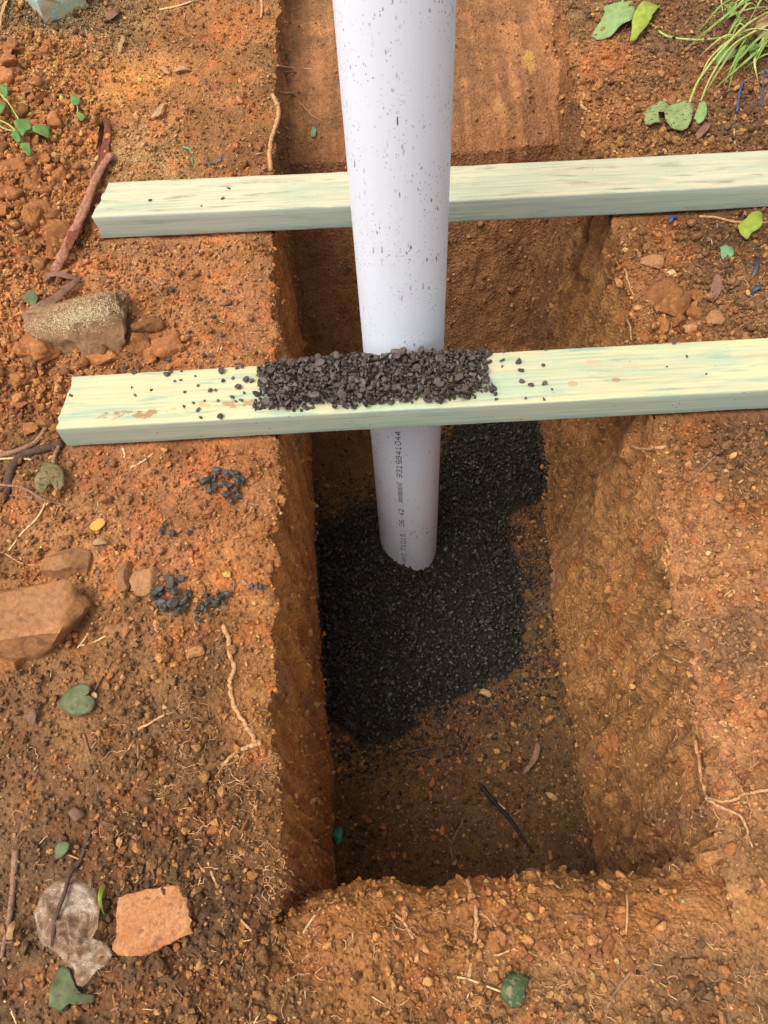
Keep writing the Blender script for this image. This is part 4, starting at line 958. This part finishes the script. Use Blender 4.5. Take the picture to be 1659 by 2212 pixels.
for a, b_, lab in (((265, 968), (268, 990), 'short upright straw below the nearer board'), ((282, 1010), (332, 978), 'slanted pale straw below the nearer board'), ((200, 1345), (168, 1400), 'flat straw right of the largest rock'), ((172, 1395), (232, 1372), 'pale splinter right of the largest rock'),
      ((345, 22), (418, 2), 'bent straw at the top edge of the picture'), ((10, 2160), (36, 2212), 'pale straw in the bottom left corner'), ((30, 1815), (52, 1775), 'small twig at the left edge above the brown stick'), ((1130, 1735), (1110, 1760), 'short twig on the trench floor'),
      ((318, 600), (352, 640), 'grey splinter behind the nearer board'), ((335, 622), (352, 604), 'pair of grey splinters behind the nearer board')):
    stick('straw', [a, ((a[0] + b_[0]) / 2 + 3, (a[1] + b_[1]) / 2 + 2), b_], 6, 4, M_STRAW if 'grey' not in lab and 'twig' not in lab else M_STICK, lab, 'straw', flat=.6)
# in the trench
stick('stick', [(1040, 1700), (1070, 1735), (1105, 1775), (1130, 1810), (1150, 1842)], 11, 5, M_BLACKSTICK, 'black stick lying on the trench floor', 'stick', knob=.15)
stick('straw', [(1060, 1722), (1080, 1738), (1092, 1748)], 4, 3, M_STRAW, 'white splinter beside the black stick on the trench floor', 'straw')
stick('stick', [(880, 1625), (920, 1618), (970, 1610)], 7, 5, M_DARKSTICK, 'dark stick on the floor at the front of the gravel bed', 'stick')
stick('root', [(1000, 1775), (985, 1800), (975, 1830), (978, 1858)], 4, 3, M_STICK, 'thin bent root on the trench floor', 'root', wig=.001)
stick('root', [(925, 1790), (955, 1800), (975, 1820)], 4, 3, M_STICK, 'short root on the trench floor left of the bent one', 'root', wig=.001)

# ------------------------------------------------------------------ leaves and flat scraps
def sheet(name, outline, mat, label=None, cat=None, parent=None, lift=.005, dome=.003, crumple=.0015, rings=7, stem=None, group=None, freq=40, mud=0, fold=0.0, ridged=False):
    """a thin curved leaf or scrap with a given outline (picture points on the ground)"""
    _sd[0] += 1; sd_ = _sd[0]
    O_ = catmull([np.array(hit(*q)[0]) for q in list(outline) + [outline[0]]], 3)[:-1]
    O_[:, :2] += np.stack([n1(np.arange(len(O_)) * 1.7 + sd_ * 5.1, 21), n1(np.arange(len(O_)) * 1.7 + sd_ * 3.7, 22)], 1) * .05 * np.linalg.norm(O_[:, :2] - O_[:, :2].mean(0), axis=1).mean()
    c_ = O_.mean(0); A = np.c_[O_[:, :2] - c_[:2], np.ones(len(O_))]; co = np.linalg.lstsq(A, O_[:, 2], rcond=None)[0]; co[:2] = np.clip(co[:2], -.5, .5)
    V = [c_[:2]]; ve = [0.0]; ax = None
    if stem is not None: sx_ = np.array(hit(*stem)[0])[:2] - c_[:2]; ax = sx_ / max(np.linalg.norm(sx_), 1e-6)
    for i in range(1, rings + 1):
        for q in O_:
            d = (q[:2] - c_[:2]) * i / rings; V.append(c_[:2] + d)
            if ax is None: ve.append(0.0)
            else:
                side = abs(d[0] * -ax[1] + d[1] * ax[0]); al = d @ ax; R_ = np.linalg.norm(O_[0][:2] - c_[:2])
                ve.append(1.0 if side < .06 * R_ or (abs((al - side * .8) / (.42 * R_) % 1 - .5) > .42) else 0.0)
    V = np.array(V); rel = V - c_[:2]; sz = np.linalg.norm(O_[:, :2] - c_[:2], axis=1).mean()
    rr = np.linalg.norm(rel, axis=1) / sz
    z = rel @ co[:2] + co[2] + lift + dome * (1 - rr ** 2)
    if ridged: z = z + crumple * (1 - 2.2 * np.abs(fbm(np.c_[V * freq * .7, np.full(len(V), sd_ * 1.7)], 3, 12)))
    z = z + .35 * dome * np.sin(np.arctan2(rel[:, 1], rel[:, 0]) * 3 + sd_) * rr ** 2 + 1.5 * crumple * fbm(np.c_[V * freq, np.full(len(V), sd_ * 3.3)], 3, sd_ % 50)
    if ax is not None: z = z + fold * np.abs(rel @ np.array([-ax[1], ax[0]]))
    V3 = np.c_[V, z]; n = len(O_); F = [(0, 1 + j, 1 + (j + 1) % n) for j in range(n)]
    for i in range(rings - 1):
        a = 1 + i * n
        for j in range(n): F.append((a + j, a + n + j, a + n + (j + 1) % n, a + (j + 1) % n))
    o0 = np.array([c_[0], c_[1], c_[2]]); me = poly_mesh(name, V3 - o0, F)
    at = me.attributes.new('vein', 'FLOAT', 'POINT'); at.data.foreach_set('value', np.array(ve, np.float32))
    o = obj(name, me, mat); md = o.modifiers.new('thickness', 'SOLIDIFY'); md.thickness = .00022
    if parent is not None: o.parent = parent; o.location = Vector(o0) - parent.location
    else: o.location = o0; tag(o, label, cat, group)
    return o
def fallen(outline, mat, label, stalk=None, sw=4, smat=None, stem=None, **kw):
    """a fallen leaf: blade with its stalk"""
    if stalk is None: return sheet('fallen_leaf', outline, mat, label, 'leaf', stem=stem, **kw)
    l = hit(*stalk[0])[0]; e = empty('fallen_leaf', l, label, 'leaf')
    sheet('blade', outline, mat, parent=e, stem=stem or stalk[0], **kw); stick('stalk', stalk, sw, sw * .8, smat or M_STALK, parent=e, lift=3.0)
    return e
# upper right weeds
fallen([(1275, 80), (1298, 58), (1303, 30), (1330, 13), (1352, 16), (1364, 22), (1352, 36), (1366, 38), (1362, 62), (1340, 72), (1318, 86), (1298, 90)], M_PALEGREEN, 'large pale green leaf at the top right, left of the yellowish one', [(1338, 22), (1342, 8), (1346, -10)], 5, lift=.010, dome=.006, crumple=.003)
fallen([(1358, 100), (1360, 70), (1370, 45), (1392, 16), (1415, 14), (1424, 22), (1418, 40), (1405, 55), (1398, 72), (1380, 90), (1368, 101)], M_YELGREEN, 'yellow green leaf beside the large pale one at the top right', [(1386, 52), (1405, 58), (1440, 84), (1500, 90), (1560, 84), (1620, 78), (1670, 62)], 5, lift=.012, dome=.005, crumple=.003)
e = empty('fallen_leaf', hit(1455, 265)[0], 'wilted pale leaf cluster with holes, behind the farther board at the right', 'leaf')
sheet('blade', [(1384, 262), (1395, 246), (1420, 233), (1440, 232), (1442, 252), (1430, 262), (1416, 262), (1420, 280), (1405, 282), (1392, 276)], M_EATEN, parent=e, lift=.010, crumple=.004, stem=(1442, 240))
sheet('blade', [(1430, 282), (1432, 256), (1450, 240), (1475, 242), (1490, 252), (1488, 275), (1478, 296), (1452, 292)], M_EATEN, parent=e, lift=.014, crumple=.004, stem=(1490, 250))
sheet('blade', [(1492, 278), (1500, 256), (1505, 238), (1516, 236), (1520, 262), (1512, 284), (1500, 288)], M_PALEGREEN, parent=e, lift=.014, crumple=.004, stem=(1510, 236))
stick('stalk', [(1482, 245, .012), (1500, 205, .02), (1545, 155, .03), (1600, 100, .03), (1670, 50, .02)], 5, 6, M_STALK, parent=e); stick('stalk', [(1508, 238, .012), (1530, 190, .02), (1575, 140, .03), (1670, 80, .02)], 4, 5, M_STALK, parent=e)
fallen([(1545, 145), (1546, 118), (1558, 108), (1570, 115), (1582, 112), (1588, 122), (1575, 140), (1558, 147)], M_GREEN, 'small bright green heart leaf under the grass at the top right', lift=.008, stem=(1566, 115))
fallen([(1590, 520), (1588, 500), (1600, 490), (1612, 478), (1640, 458), (1642, 480), (1640, 500), (1622, 512), (1608, 528)], M_YELGREEN, 'yellow green leaf against the near side of the farther board, right edge', lift=.008, crumple=.004)
fallen([(1551, 552), (1552, 542), (1562, 538), (1574, 538), (1583, 546), (1580, 560), (1566, 566), (1556, 562)], M_BLUEGREEN, 'tiny round bluish green leaf on the right bank', lift=.005)
fallen([(1620, 90), (1630, 65), (1659, 45), (1690, 60), (1680, 100), (1640, 112)], M_DRYPALE, 'pale tan dead leaf at the right edge under the grass', lift=.014, crumple=.005)
sheet('fallen_leaf', [(1528, 655), (1534, 620), (1548, 590), (1553, 600), (1556, 625), (1548, 650), (1538, 658)], M_DRY, 'long pinkish brown dry leaf on the right bank', 'leaf', lift=.006)
sheet('fallen_leaf', [(1498, 300), (1512, 282), (1530, 262), (1534, 275), (1520, 298), (1504, 312)], M_DRY, 'narrow dry leaf beside the wilted leaf cluster', 'leaf', lift=.006)
g = empty('grass_tuft', hit(1640, 90)[0], 'tuft of green and yellow grass blades at the top right corner', 'grass')
for pts_, w, m_ in (([(1675, 30, .03), (1600, 62, .04), (1540, 92, .03), (1465, 128, .006)], 9, M_GRASS), ([(1675, 66, .03), (1610, 82, .04), (1560, 84, .03), (1500, 95, .01)], 8, M_GRASS), ([(1675, 100, .03), (1625, 128, .03), (1580, 160, .015), (1555, 172, .006)], 8, M_GRASS),
      ([(1660, 130, .02), (1610, 136, .02), (1560, 144, .006)], 9, M_GRASS), ([(1650, 120, .02), (1598, 160, .015), (1540, 200, .005)], 8, M_GRASS), ([(1640, 110, .02), (1622, 150, .015), (1635, 185, .004)], 7, M_GRASSPALE), ([(1675, 10, .03), (1600, 40, .03), (1560, 75, .02)], 6, M_GRASSPALE),
      ([(1640, -10, .03), (1610, 30, .03), (1590, 60, .02)], 5, M_GRASSPALE), ([(1605, -10, .02), (1585, 30, .02), (1570, 55, .01)], 5, M_GRASSPALE), ([(1675, 150, .02), (1640, 150, .02), (1600, 165, .01)], 7, M_GRASS), ([(1600, 130, .02), (1580, 165, .015), (1570, 205, .004)], 7, M_GRASS), ([(1560, -10, .02), (1548, 20, .02), (1562, 60, .006)], 4, M_GRASSPALE),
      ([(1675, 120, .03), (1600, 112, .03), (1530, 150, .02), (1500, 200, .01)], 6, M_GRASSPALE), ([(1675, 88, .03), (1590, 130, .03), (1545, 180, .02), (1510, 230, .01)], 6, M_GRASSPALE)):
    stick('blade', pts_, w, w * .6, m_, parent=g, flat=.18, knob=0, tip=True, per=8)
rgr = random.Random(9)
for i in range(22):
    bx_, by_ = rgr.uniform(1600, 1680), rgr.uniform(-10, 130); a_ = rgr.uniform(2.3, 4.2); ll_ = rgr.uniform(60, 150); ex_, ey_ = bx_ + math.cos(a_) * ll_, max(-8, by_ - math.sin(a_) * ll_ * .8 + 10)
    stick('blade', [(bx_, by_, .015), ((bx_ + ex_) / 2, (by_ + ey_) / 2 - 8, .028), (ex_, ey_, .006)], rgr.uniform(4, 8), 3, rgr.choice([M_GRASS, M_GRASSPALE, M_GRASSPALE, M_GRASS]), parent=g, flat=.18, knob=0, tip=True, per=7)
for o_, lab in (([(1560, 40), (1566, 26), (1580, 24), (1586, 38), (1576, 52), (1566, 52)], 'small green leaf in the grass near the top edge'), ([(1606, 128), (1614, 112), (1632, 110), (1644, 122), (1636, 136), (1618, 138)], 'dark green leaf tucked under the pale tan dead leaf'), ([(1268, -4), (1276, -6), (1288, 2), (1284, 10), (1272, 6)], 'tip of a green leaf at the top edge left of the large pale leaf')):
    sheet('fallen_leaf', o_, M_GREEN, lab, 'leaf', lift=.012)
# weeds at the left
pl = empty('weed', hit(70, 330)[0], 'green weed with round leaves growing at the left edge beside the far board', 'plant')
for o_ in ([(0, 275), (-4, 258), (8, 246), (26, 250), (20, 266), (10, 274)], [(46, 300), (48, 283), (60, 276), (74, 284), (80, 302), (66, 314), (54, 312)], [(76, 304), (82, 294), (100, 290), (116, 300), (114, 316), (98, 318), (86, 310)], [(56, 338), (64, 328), (76, 336), (78, 350), (70, 356), (60, 350)], [(12, 206), (22, 208), (30, 224), (24, 236), (16, 230)], [(34, 316), (40, 302), (52, 312), (56, 330), (46, 328)]):
    sheet('leaf', o_, M_GREEN, parent=pl, lift=.016, dome=.004, crumple=.002)
for o_ in ([(0, 272, .01), (30, 290, .012), (50, 312, .012), (66, 342, .004)], [(10, 225, .016), (30, 245, .014), (48, 275, .012), (58, 296, .012)], [(0, 285, .01), (30, 300, .012), (80, 306, .014)]): stick('stem', o_, 4, 3, M_STALK, parent=pl)
pl = empty('weed', hit(165, 240)[0], 'tiny two leaved seedling above the bark curl', 'plant')
sheet('leaf', [(158, 236), (162, 222), (174, 218), (181, 226), (176, 238), (166, 242)], M_GREEN, parent=pl, lift=.010); sheet('leaf', [(166, 262), (172, 254), (184, 258), (188, 264), (178, 270)], M_GREEN, parent=pl, lift=.006)
stick('stem', [(172, 238, .008), (170, 255, .005), (150, 272, 0)], 3, 3, M_STALK, parent=pl)
fallen([(52, 652), (56, 642), (70, 638), (86, 646), (90, 660), (78, 668), (60, 664)], M_DULLGREEN, 'round olive leaf in the spoil left of the dusty rock', lift=.008, dome=.004)
sheet('fallen_leaf', [(68, 692), (82, 672), (110, 662), (140, 645), (165, 612), (180, 606), (176, 626), (150, 655), (120, 676), (95, 686), (74, 694)], M_DRY, 'long curved grey brown leaf behind the dusty rock', 'leaf', lift=.010, dome=.004)
sheet('fallen_leaf', [(64, 690), (72, 684), (78, 700), (84, 722), (76, 714), (68, 702)], M_DRYPALE, 'small twisted tan leaf scrap by the long curved leaf', 'leaf', lift=.008)
sheet('fallen_leaf', [(94, 622), (110, 600), (150, 606), (172, 610), (150, 616), (118, 612)], M_DRY, 'flat pinkish bark flake under the end of the bark curl', 'bark', lift=.010)
for o_, m_, lab in (([(257, 116), (262, 105), (268, 98), (266, 86), (261, 74), (268, 80), (273, 95), (270, 108), (263, 118)], M_DRYPALE, 'crescent shaped dry leaf near the top left'), ([(228, 46), (240, 36), (256, 34), (262, 40), (250, 50), (236, 54)], M_DRY, 'brown curled leaf near the top left board'),
      ([(344, 154), (352, 150), (362, 162), (368, 166), (356, 166)], M_DRYPALE, 'left one of two small tan leaves on the bare left bank'), ([(376, 160), (392, 154), (412, 152), (414, 156), (396, 162), (380, 164)], M_DRYPALE, 'right one of two small tan leaves on the bare left bank'), ([(2, 60), (8, 30), (14, 0), (20, 0), (18, 24), (10, 56), (3, 66)], M_DRYPALE, 'long pale dry leaf in the top left corner'),
      ([(25, 85), (34, 92), (48, 108), (46, 110), (32, 100)], M_DRY, 'narrow dark dry leaf in the upper left spoil'), ([(322, 262), (340, 255), (352, 232), (362, 226), (358, 244), (346, 260)], M_DRYPALE, 'split tan leaf scrap on the left bank behind the far board'),
      ([(200, 1150), (212, 1152), (228, 1142), (232, 1134), (228, 1124), (222, 1128), (212, 1134), (190, 1134)], M_YELLOWLEAF, 'curled bright yellow leaf on the left bank'), ([(202, 1178), (214, 1172), (236, 1172), (234, 1182), (212, 1186)], M_DRYPALE, 'small pale flake below the yellow leaf'),
      ([(62, 1556), (70, 1542), (82, 1536), (86, 1554), (78, 1568)], M_DRY, 'grey leaf scrap left under the heart shaped leaf'), ([(150, 1750), (162, 1745), (176, 1752), (188, 1762), (170, 1776), (160, 1770)], M_DRY, 'grey brown leaf above the crooked dark stick'),
      ([(1122, 1676), (1140, 1655), (1152, 1625), (1160, 1602), (1166, 1618), (1158, 1645), (1140, 1668)], M_DRY, 'long grey leaf on the trench floor'), ([(1034, 1500), (1042, 1490), (1062, 1500), (1056, 1508)], M_DRYPALE, 'small tan leaf on the gravel bed'), ([(1176, 1712), (1190, 1716), (1206, 1728), (1190, 1730)], M_DRYPALE, 'pinkish leaf scrap beside the black stick'),
      ([(1262, 1708), (1278, 1706), (1276, 1740), (1268, 1742)], M_DRY, 'grey strip of leaf at the right foot of the trench wall'), ([(75, 720), (84, 712), (86, 730), (80, 738)], M_DRY, 'dark leaf fragment below the twisted tan leaf')):
    sheet('fallen_leaf', o_, m_, lab, 'leaf', lift=.006)
fallen([(132, 1530), (140, 1505), (160, 1486), (188, 1482), (203, 1492), (198, 1506), (184, 1512), (200, 1510), (211, 1520), (206, 1540), (190, 1549), (160, 1548)], M_DULLGREEN, 'heart shaped dull green leaf with a long stalk on the left bank', [(196, 1506), (204, 1492), (222, 1462), (246, 1428)], 4, M_STICK, lift=.008, dome=.004)
fallen([(124, 1856), (130, 1838), (140, 1822), (158, 1824), (158, 1836), (148, 1852), (134, 1860)], M_DULLGREEN, 'small folded green leaf left of the crooked dark stick', [(150, 1846), (164, 1852), (178, 1858)], 4, M_ROOT, lift=.010)
fallen([(84, 1048), (98, 1030), (108, 1012), (130, 1014), (146, 1030), (146, 1058), (130, 1070), (118, 1056), (104, 1074), (90, 1070)], M_WITHER, 'withered green leaf hanging from a brown stalk below the nearer board', [(118, 1020), (125, 995), (134, 968)], 11, M_STICK, lift=.010, crumple=.005)
fallen([(116, 2172), (120, 2140), (126, 2108), (144, 2090), (160, 2096), (170, 2125), (188, 2145), (208, 2150), (206, 2166), (180, 2170), (160, 2168), (140, 2182)], M_DULLGREEN, 'crinkled green leaf below the plastic scrap', lift=.010, crumple=.006)
fallen([(1078, 2150), (1082, 2122), (1096, 2106), (1118, 2104), (1136, 2112), (1138, 2126), (1128, 2134), (1130, 2158), (1112, 2178), (1096, 2172)], M_DEEPGREEN, 'dark green folded leaf with a stalk at the bottom of the picture', [(1082, 2140), (1050, 2130), (1012, 2118), (982, 2112)], 5, M_STRAW, lift=.012, dome=.006, crumple=.003)
sheet('fallen_leaf', [(222, 1910), (229, 1908), (233, 1935), (232, 1965), (226, 1980), (224, 1950)], M_YELGREEN, 'yellow green pod shaped leaf beside the plastic scrap', 'leaf', lift=.008, dome=.006)
sheet('fallen_leaf', [(20, 2030), (28, 2005), (38, 1988), (40, 2005), (32, 2030)], M_DRYPALE, 'small tan seed shaped leaf right of the brown stick', 'leaf', lift=.006, dome=.004)
# bark
bk = empty('bark_curl', hit(185, 480)[0], 'curled strip of pink and red bark leaning on the farther board end', 'bark')
sheet('inner_strip', [(150, 560), (160, 520), (180, 460), (200, 390), (212, 330), (222, 280), (234, 262), (244, 275), (240, 320), (232, 380), (214, 440), (190, 500), (166, 566)], M_BARK, parent=bk, lift=.008, dome=-.006, crumple=.002)
stick('rolled_edge', [(122, 598, .004), (135, 575, .006), (160, 530, .008), (185, 475, .010), (208, 420, .010), (228, 372, .008), (245, 342, .004)], 26, 19, M_BARKPINK, parent=bk, knob=.28, lift=.9, sides=14, flat=.62, per=9)
# plastic scraps and string
def film_material():
    m, nt, b = new_mat('dirty_film'); k = N(nt); v = k.coords(); a = k.noise(v, 45, 5, .65, .6)
    k.l(k.ramp(a, [(.34, tuple(lin((112, 80, 54)))), (.5, tuple(lin((160, 124, 92)))), (.66, tuple(lin((206, 184, 158))))]), b.inputs['Base Color'])
    b.inputs['Roughness'].default_value = .25; b.inputs['Alpha'].default_value = .5; b.inputs['Specular IOR Level'].default_value = .6
    k.l(k.bump(k.noise(v, 130, 4, .6, 1.2), .8, .003), b.inputs['Normal']); return m
M_FILM = film_material()
sheet('plastic_scrap', [(88, 1990), (92, 1945), (112, 1915), (150, 1893), (192, 1904), (222, 1935), (224, 1990), (214, 2035), (235, 2040), (246, 2058), (236, 2085), (214, 2104), (190, 2130), (152, 2110), (142, 2070), (112, 2050), (95, 2030)], M_FILM, 'crumpled dirty clear plastic scrap at the lower left', 'plastic', lift=.003, dome=.004, crumple=.008, rings=30, freq=70, ridged=True)
sheet('plastic_scrap', [(720, 1812), (724, 1795), (736, 1788), (742, 1800), (738, 1822), (728, 1826)], M_TEAL, 'small torn piece of green plastic in the trench corner', 'plastic', lift=.006, crumple=.005)
sheet('plastic_scrap', [(1618, 640), (1624, 632), (1640, 624), (1640, 630), (1628, 638)], M_BLUE, 'tiny blue plastic shred on the right bank', 'plastic', lift=.004)
sheet('plastic_scrap', [(1622, 598), (1626, 570), (1634, 558), (1638, 566), (1632, 596)], M_BLACKPL, 'narrow black plastic strip on the right bank', 'plastic', lift=.005)
sheet('plastic_scrap', [(1442, 486), (1444, 476), (1456, 472), (1464, 480), (1454, 479), (1448, 488)], M_BLUE, 'small curl of blue plastic against the farther board', 'plastic', lift=.006)
stick('string', [(1602, 185, .006), (1596, 205, .005), (1592, 225, .004), (1590, 248, .003)], 5, 6, M_BLUE, 'bright blue string end below the grass tuft', 'string')
stick('string', [(1590, 250), (1586, 290), (1592, 330)], 3, 3, M_STRAW, 'frayed pale string hanging from the blue string end', 'string', wig=.001)
stick('string', [(1646, 165, .01), (1643, 200, .006), (1640, 232, .003)], 3, 3, M_BLUE, 'thin blue string at the right edge', 'string')
stick('string', [(395, 318), (412, 326), (416, 358)], 4, 3, M_BLUEGREEN, 'faded green string behind the farther board', 'string')
stick('string', [(440, 356), (470, 352), (478, 346), (476, 336)], 4, 4, M_BLUE, 'faded blue string loop behind the farther board', 'string')
sheet('fallen_leaf', [(672, 300), (674, 284), (680, 278), (684, 288), (680, 300)], M_BLUEGREEN, 'tiny bluish leaf on the slope left of the pipe', 'leaf', lift=.004)

# ------------------------------------------------------------------ fine roots, litter, sawdust
rg = np.random.default_rng(55)
def hair(boxes, n, length, r, name, mat, label, branch=.45):
    VV, FF = [], []; off = 0
    def one(l, ang, L, r_, dep):
        nonlocal off
        pts = []; q = np.array(l); step = L / 12; upn = hitn
        for i in range(13):
            near = BVH.find_nearest(Vector(q))
            if near[0] is not None: q = np.array(near[0] + (near[1] if near[1].z > -.2 else -near[1]) * r_ * (1.5 + rg.random() * 3))
            pts.append(q.copy()); ang += rg.normal(0, .55)
            tx = np.array([math.cos(ang), math.sin(ang) * .8, math.sin(ang) * .6 * wallish]); q = q + tx * step
            if dep and rg.random() < .13: one(q.copy(), ang + rg.choice([-1, 1]) * rg.uniform(.5, 1.2), L * .45, r_ * .7, 0)
        V, F = tube_arrays(np.array(pts), r_, r_ * .55, 4, 1.0, .2, int(rg.integers(0, 900)))
        VV.extend(V); FF.extend([tuple(k_ + off for k_ in f) for f in F]); off += len(V)
    for i in range(n):
        x0, y0, x1, y1 = boxes[int(rg.integers(0, len(boxes)))]; l, hn = hit(rg.uniform(x0, x1), rg.uniform(y0, y1)); hitn = hn; wallish = 1.0 if abs(hn.z) < .5 else 0.0
        one(l, rg.uniform(0, 6.28), rg.uniform(.4, 1.3) * length, rg.uniform(.6, 1.5) * r, rg.random() < branch)
    o = obj(name, poly_mesh(name, VV, FF), mat); return tag(o, label, 'roots', kind='stuff')
hair([(280, 1380, 560, 1700), (380, 1500, 580, 1900), (440, 1640, 580, 1900), (560, 1850, 640, 2050)], 110, .028, .00042, 'fine_roots', M_ROOTLET, 'fine hair roots tangled in the dark soil of the left bank')
hair([(1380, 1100, 1659, 1500), (1450, 1500, 1659, 1800), (1300, 1300, 1500, 1900), (1540, 560, 1659, 720), (1320, 480, 1450, 720)], 150, .028, .00042, 'fine_roots', M_ROOTLET, 'fine hair roots on the right bank and wall')
hair([(600, 1900, 1300, 2200), (1200, 2000, 1640, 2200), (240, 1700, 600, 2200), (0, 1560, 300, 2200)], 150, .026, .00042, 'fine_roots', M_ROOTLET, 'fine hair roots in the crumbly soil along the bottom')
hair([(480, 500, 600, 780), (380, 980, 600, 1350), (560, 100, 610, 350), (1240, 80, 1500, 330)], 60, .022, .00036, 'fine_roots', M_ROOTLET, 'fine hair roots on the upper banks')
hair([(760, 1740, 1200, 1870)], 26, .03, .00045, 'fine_roots', M_STICK, 'fine dark roots on the trench floor')
# slivers of straw and dead leaf
def slivers(boxes, n, L, w, name, mat, label, cat):
    VV, FF = [], []
    for i in range(n):
        x0, y0, x1, y1 = boxes[int(rg.integers(0, len(boxes)))]; l, n_ = hit(rg.uniform(x0, x1), rg.uniform(y0, y1)); a = rg.uniform(0, 6.28); d = Vector((math.cos(a), math.sin(a), rg.normal(0, .15))); d = (d - n_ * d.dot(n_) * .8).normalized(); s_ = d.cross(n_).normalized()
        ll, ww = L * rg.uniform(.4, 1.5), w * rg.uniform(.5, 1.5); b0 = len(VV); c_ = l + n_ * .0012
        for t, q in ((-.5, .5), (-.2, 1), (.2, .9), (.5, .3)):
            for s2 in (-1, 1): VV.append(tuple(c_ + d * ll * t + s_ * ww * q * s2 * .5 + n_ * (.0010 * (1 - abs(t)) + (0.0004 if s2 > 0 else 0))))
        for t in range(3): k_ = b0 + 2 * t; FF.append((k_, k_ + 1, k_ + 3, k_ + 2))
    o = obj(name, poly_mesh(name, VV, FF), mat); md = o.modifiers.new('thickness', 'SOLIDIFY'); md.thickness = .0004; return tag(o, label, cat, kind='stuff')
ALLB = [(0, 0, 580, 360), (0, 560, 580, 780), (0, 980, 560, 1700), (0, 1700, 560, 2200), (560, 1980, 1640, 2200), (1420, 960, 1650, 1900), (1300, 480, 1650, 720), (1250, 0, 1650, 330)]
slivers(ALLB, 130, .009, .0008, 'plant_litter', M_STRAW, 'tiny slivers of straw scattered over the banks', 'litter')
slivers(ALLB, 120, .012, .0018, 'plant_litter', M_DRY, 'tiny dark scraps of dead leaf scattered over the banks', 'litter')
# sawdust by the sawn board ends and on the dusty rock
pos = []
for (cx, cy, sx_, sy_, n) in ((150, 45, 90, 22, 900), (80, 75, 60, 20, 350), (255, 70, 50, 60, 450), (190, 100, 80, 40, 350), (300, 140, 120, 90, 250), (250, 350, 22, 30, 420), (330, 330, 60, 35, 300), (270, 530, 40, 30, 350), (60, 590, 60, 50, 300), (150, 780, 50, 20, 150), (400, 560, 120, 60, 120)):
    for _ in range(n):
        l, n_ = hit(rg.normal(cx, sx_), rg.normal(cy, sy_))
        if abs(l.x) < .95 and not any((abs(plank_local(k_, l.x, l.y)[1]) < PLANKS[k_][2] / 2 + .004) and plank_local(k_, l.x, l.y)[0] > -.004 for k_ in PLANKS): pos.append(np.array(l + n_ * .0009))
dg = bpy.context.evaluated_depsgraph_get(); rbv = BVHTree.FromObject(rk_dust, dg); mw = Matrix.LocRotScale(rk_dust.location, rk_dust.rotation_euler, None); mi = mw.inverted()
for _ in range(3600):
    u, v = rg.normal(175, 55), rg.normal(690, 16); d = Vector(ray(u, v - (u - 190) * .25 - 12)).normalized()
    l, n_, _i, _d = rbv.ray_cast(mi @ Vector(CO), (mi.to_3x3() @ d).normalized())
    if l is not None and n_.z > .25: pos.append(np.array(mw @ (l + n_ * .0004)))
pos = np.array(pos); rad = rg.uniform(.0004, .0010, len(pos))
tag(obj('sawdust', scatter('sawdust', [(OCT[0] * np.array([1, .6, .35]), OCT[1]), (OCT[0] * np.array([1.5, .4, .3]), OCT[1])], pos, rad, rg, None, False), M_SAWDUST), 'pale sawdust sprinkled around the sawn board ends and the dusty rock', 'sawdust', kind='stuff')
tri = sum(len(o.data.polygons) for o in scene.objects if o.type == 'MESH'); print('faces', tri, 'objects', len(scene.objects))
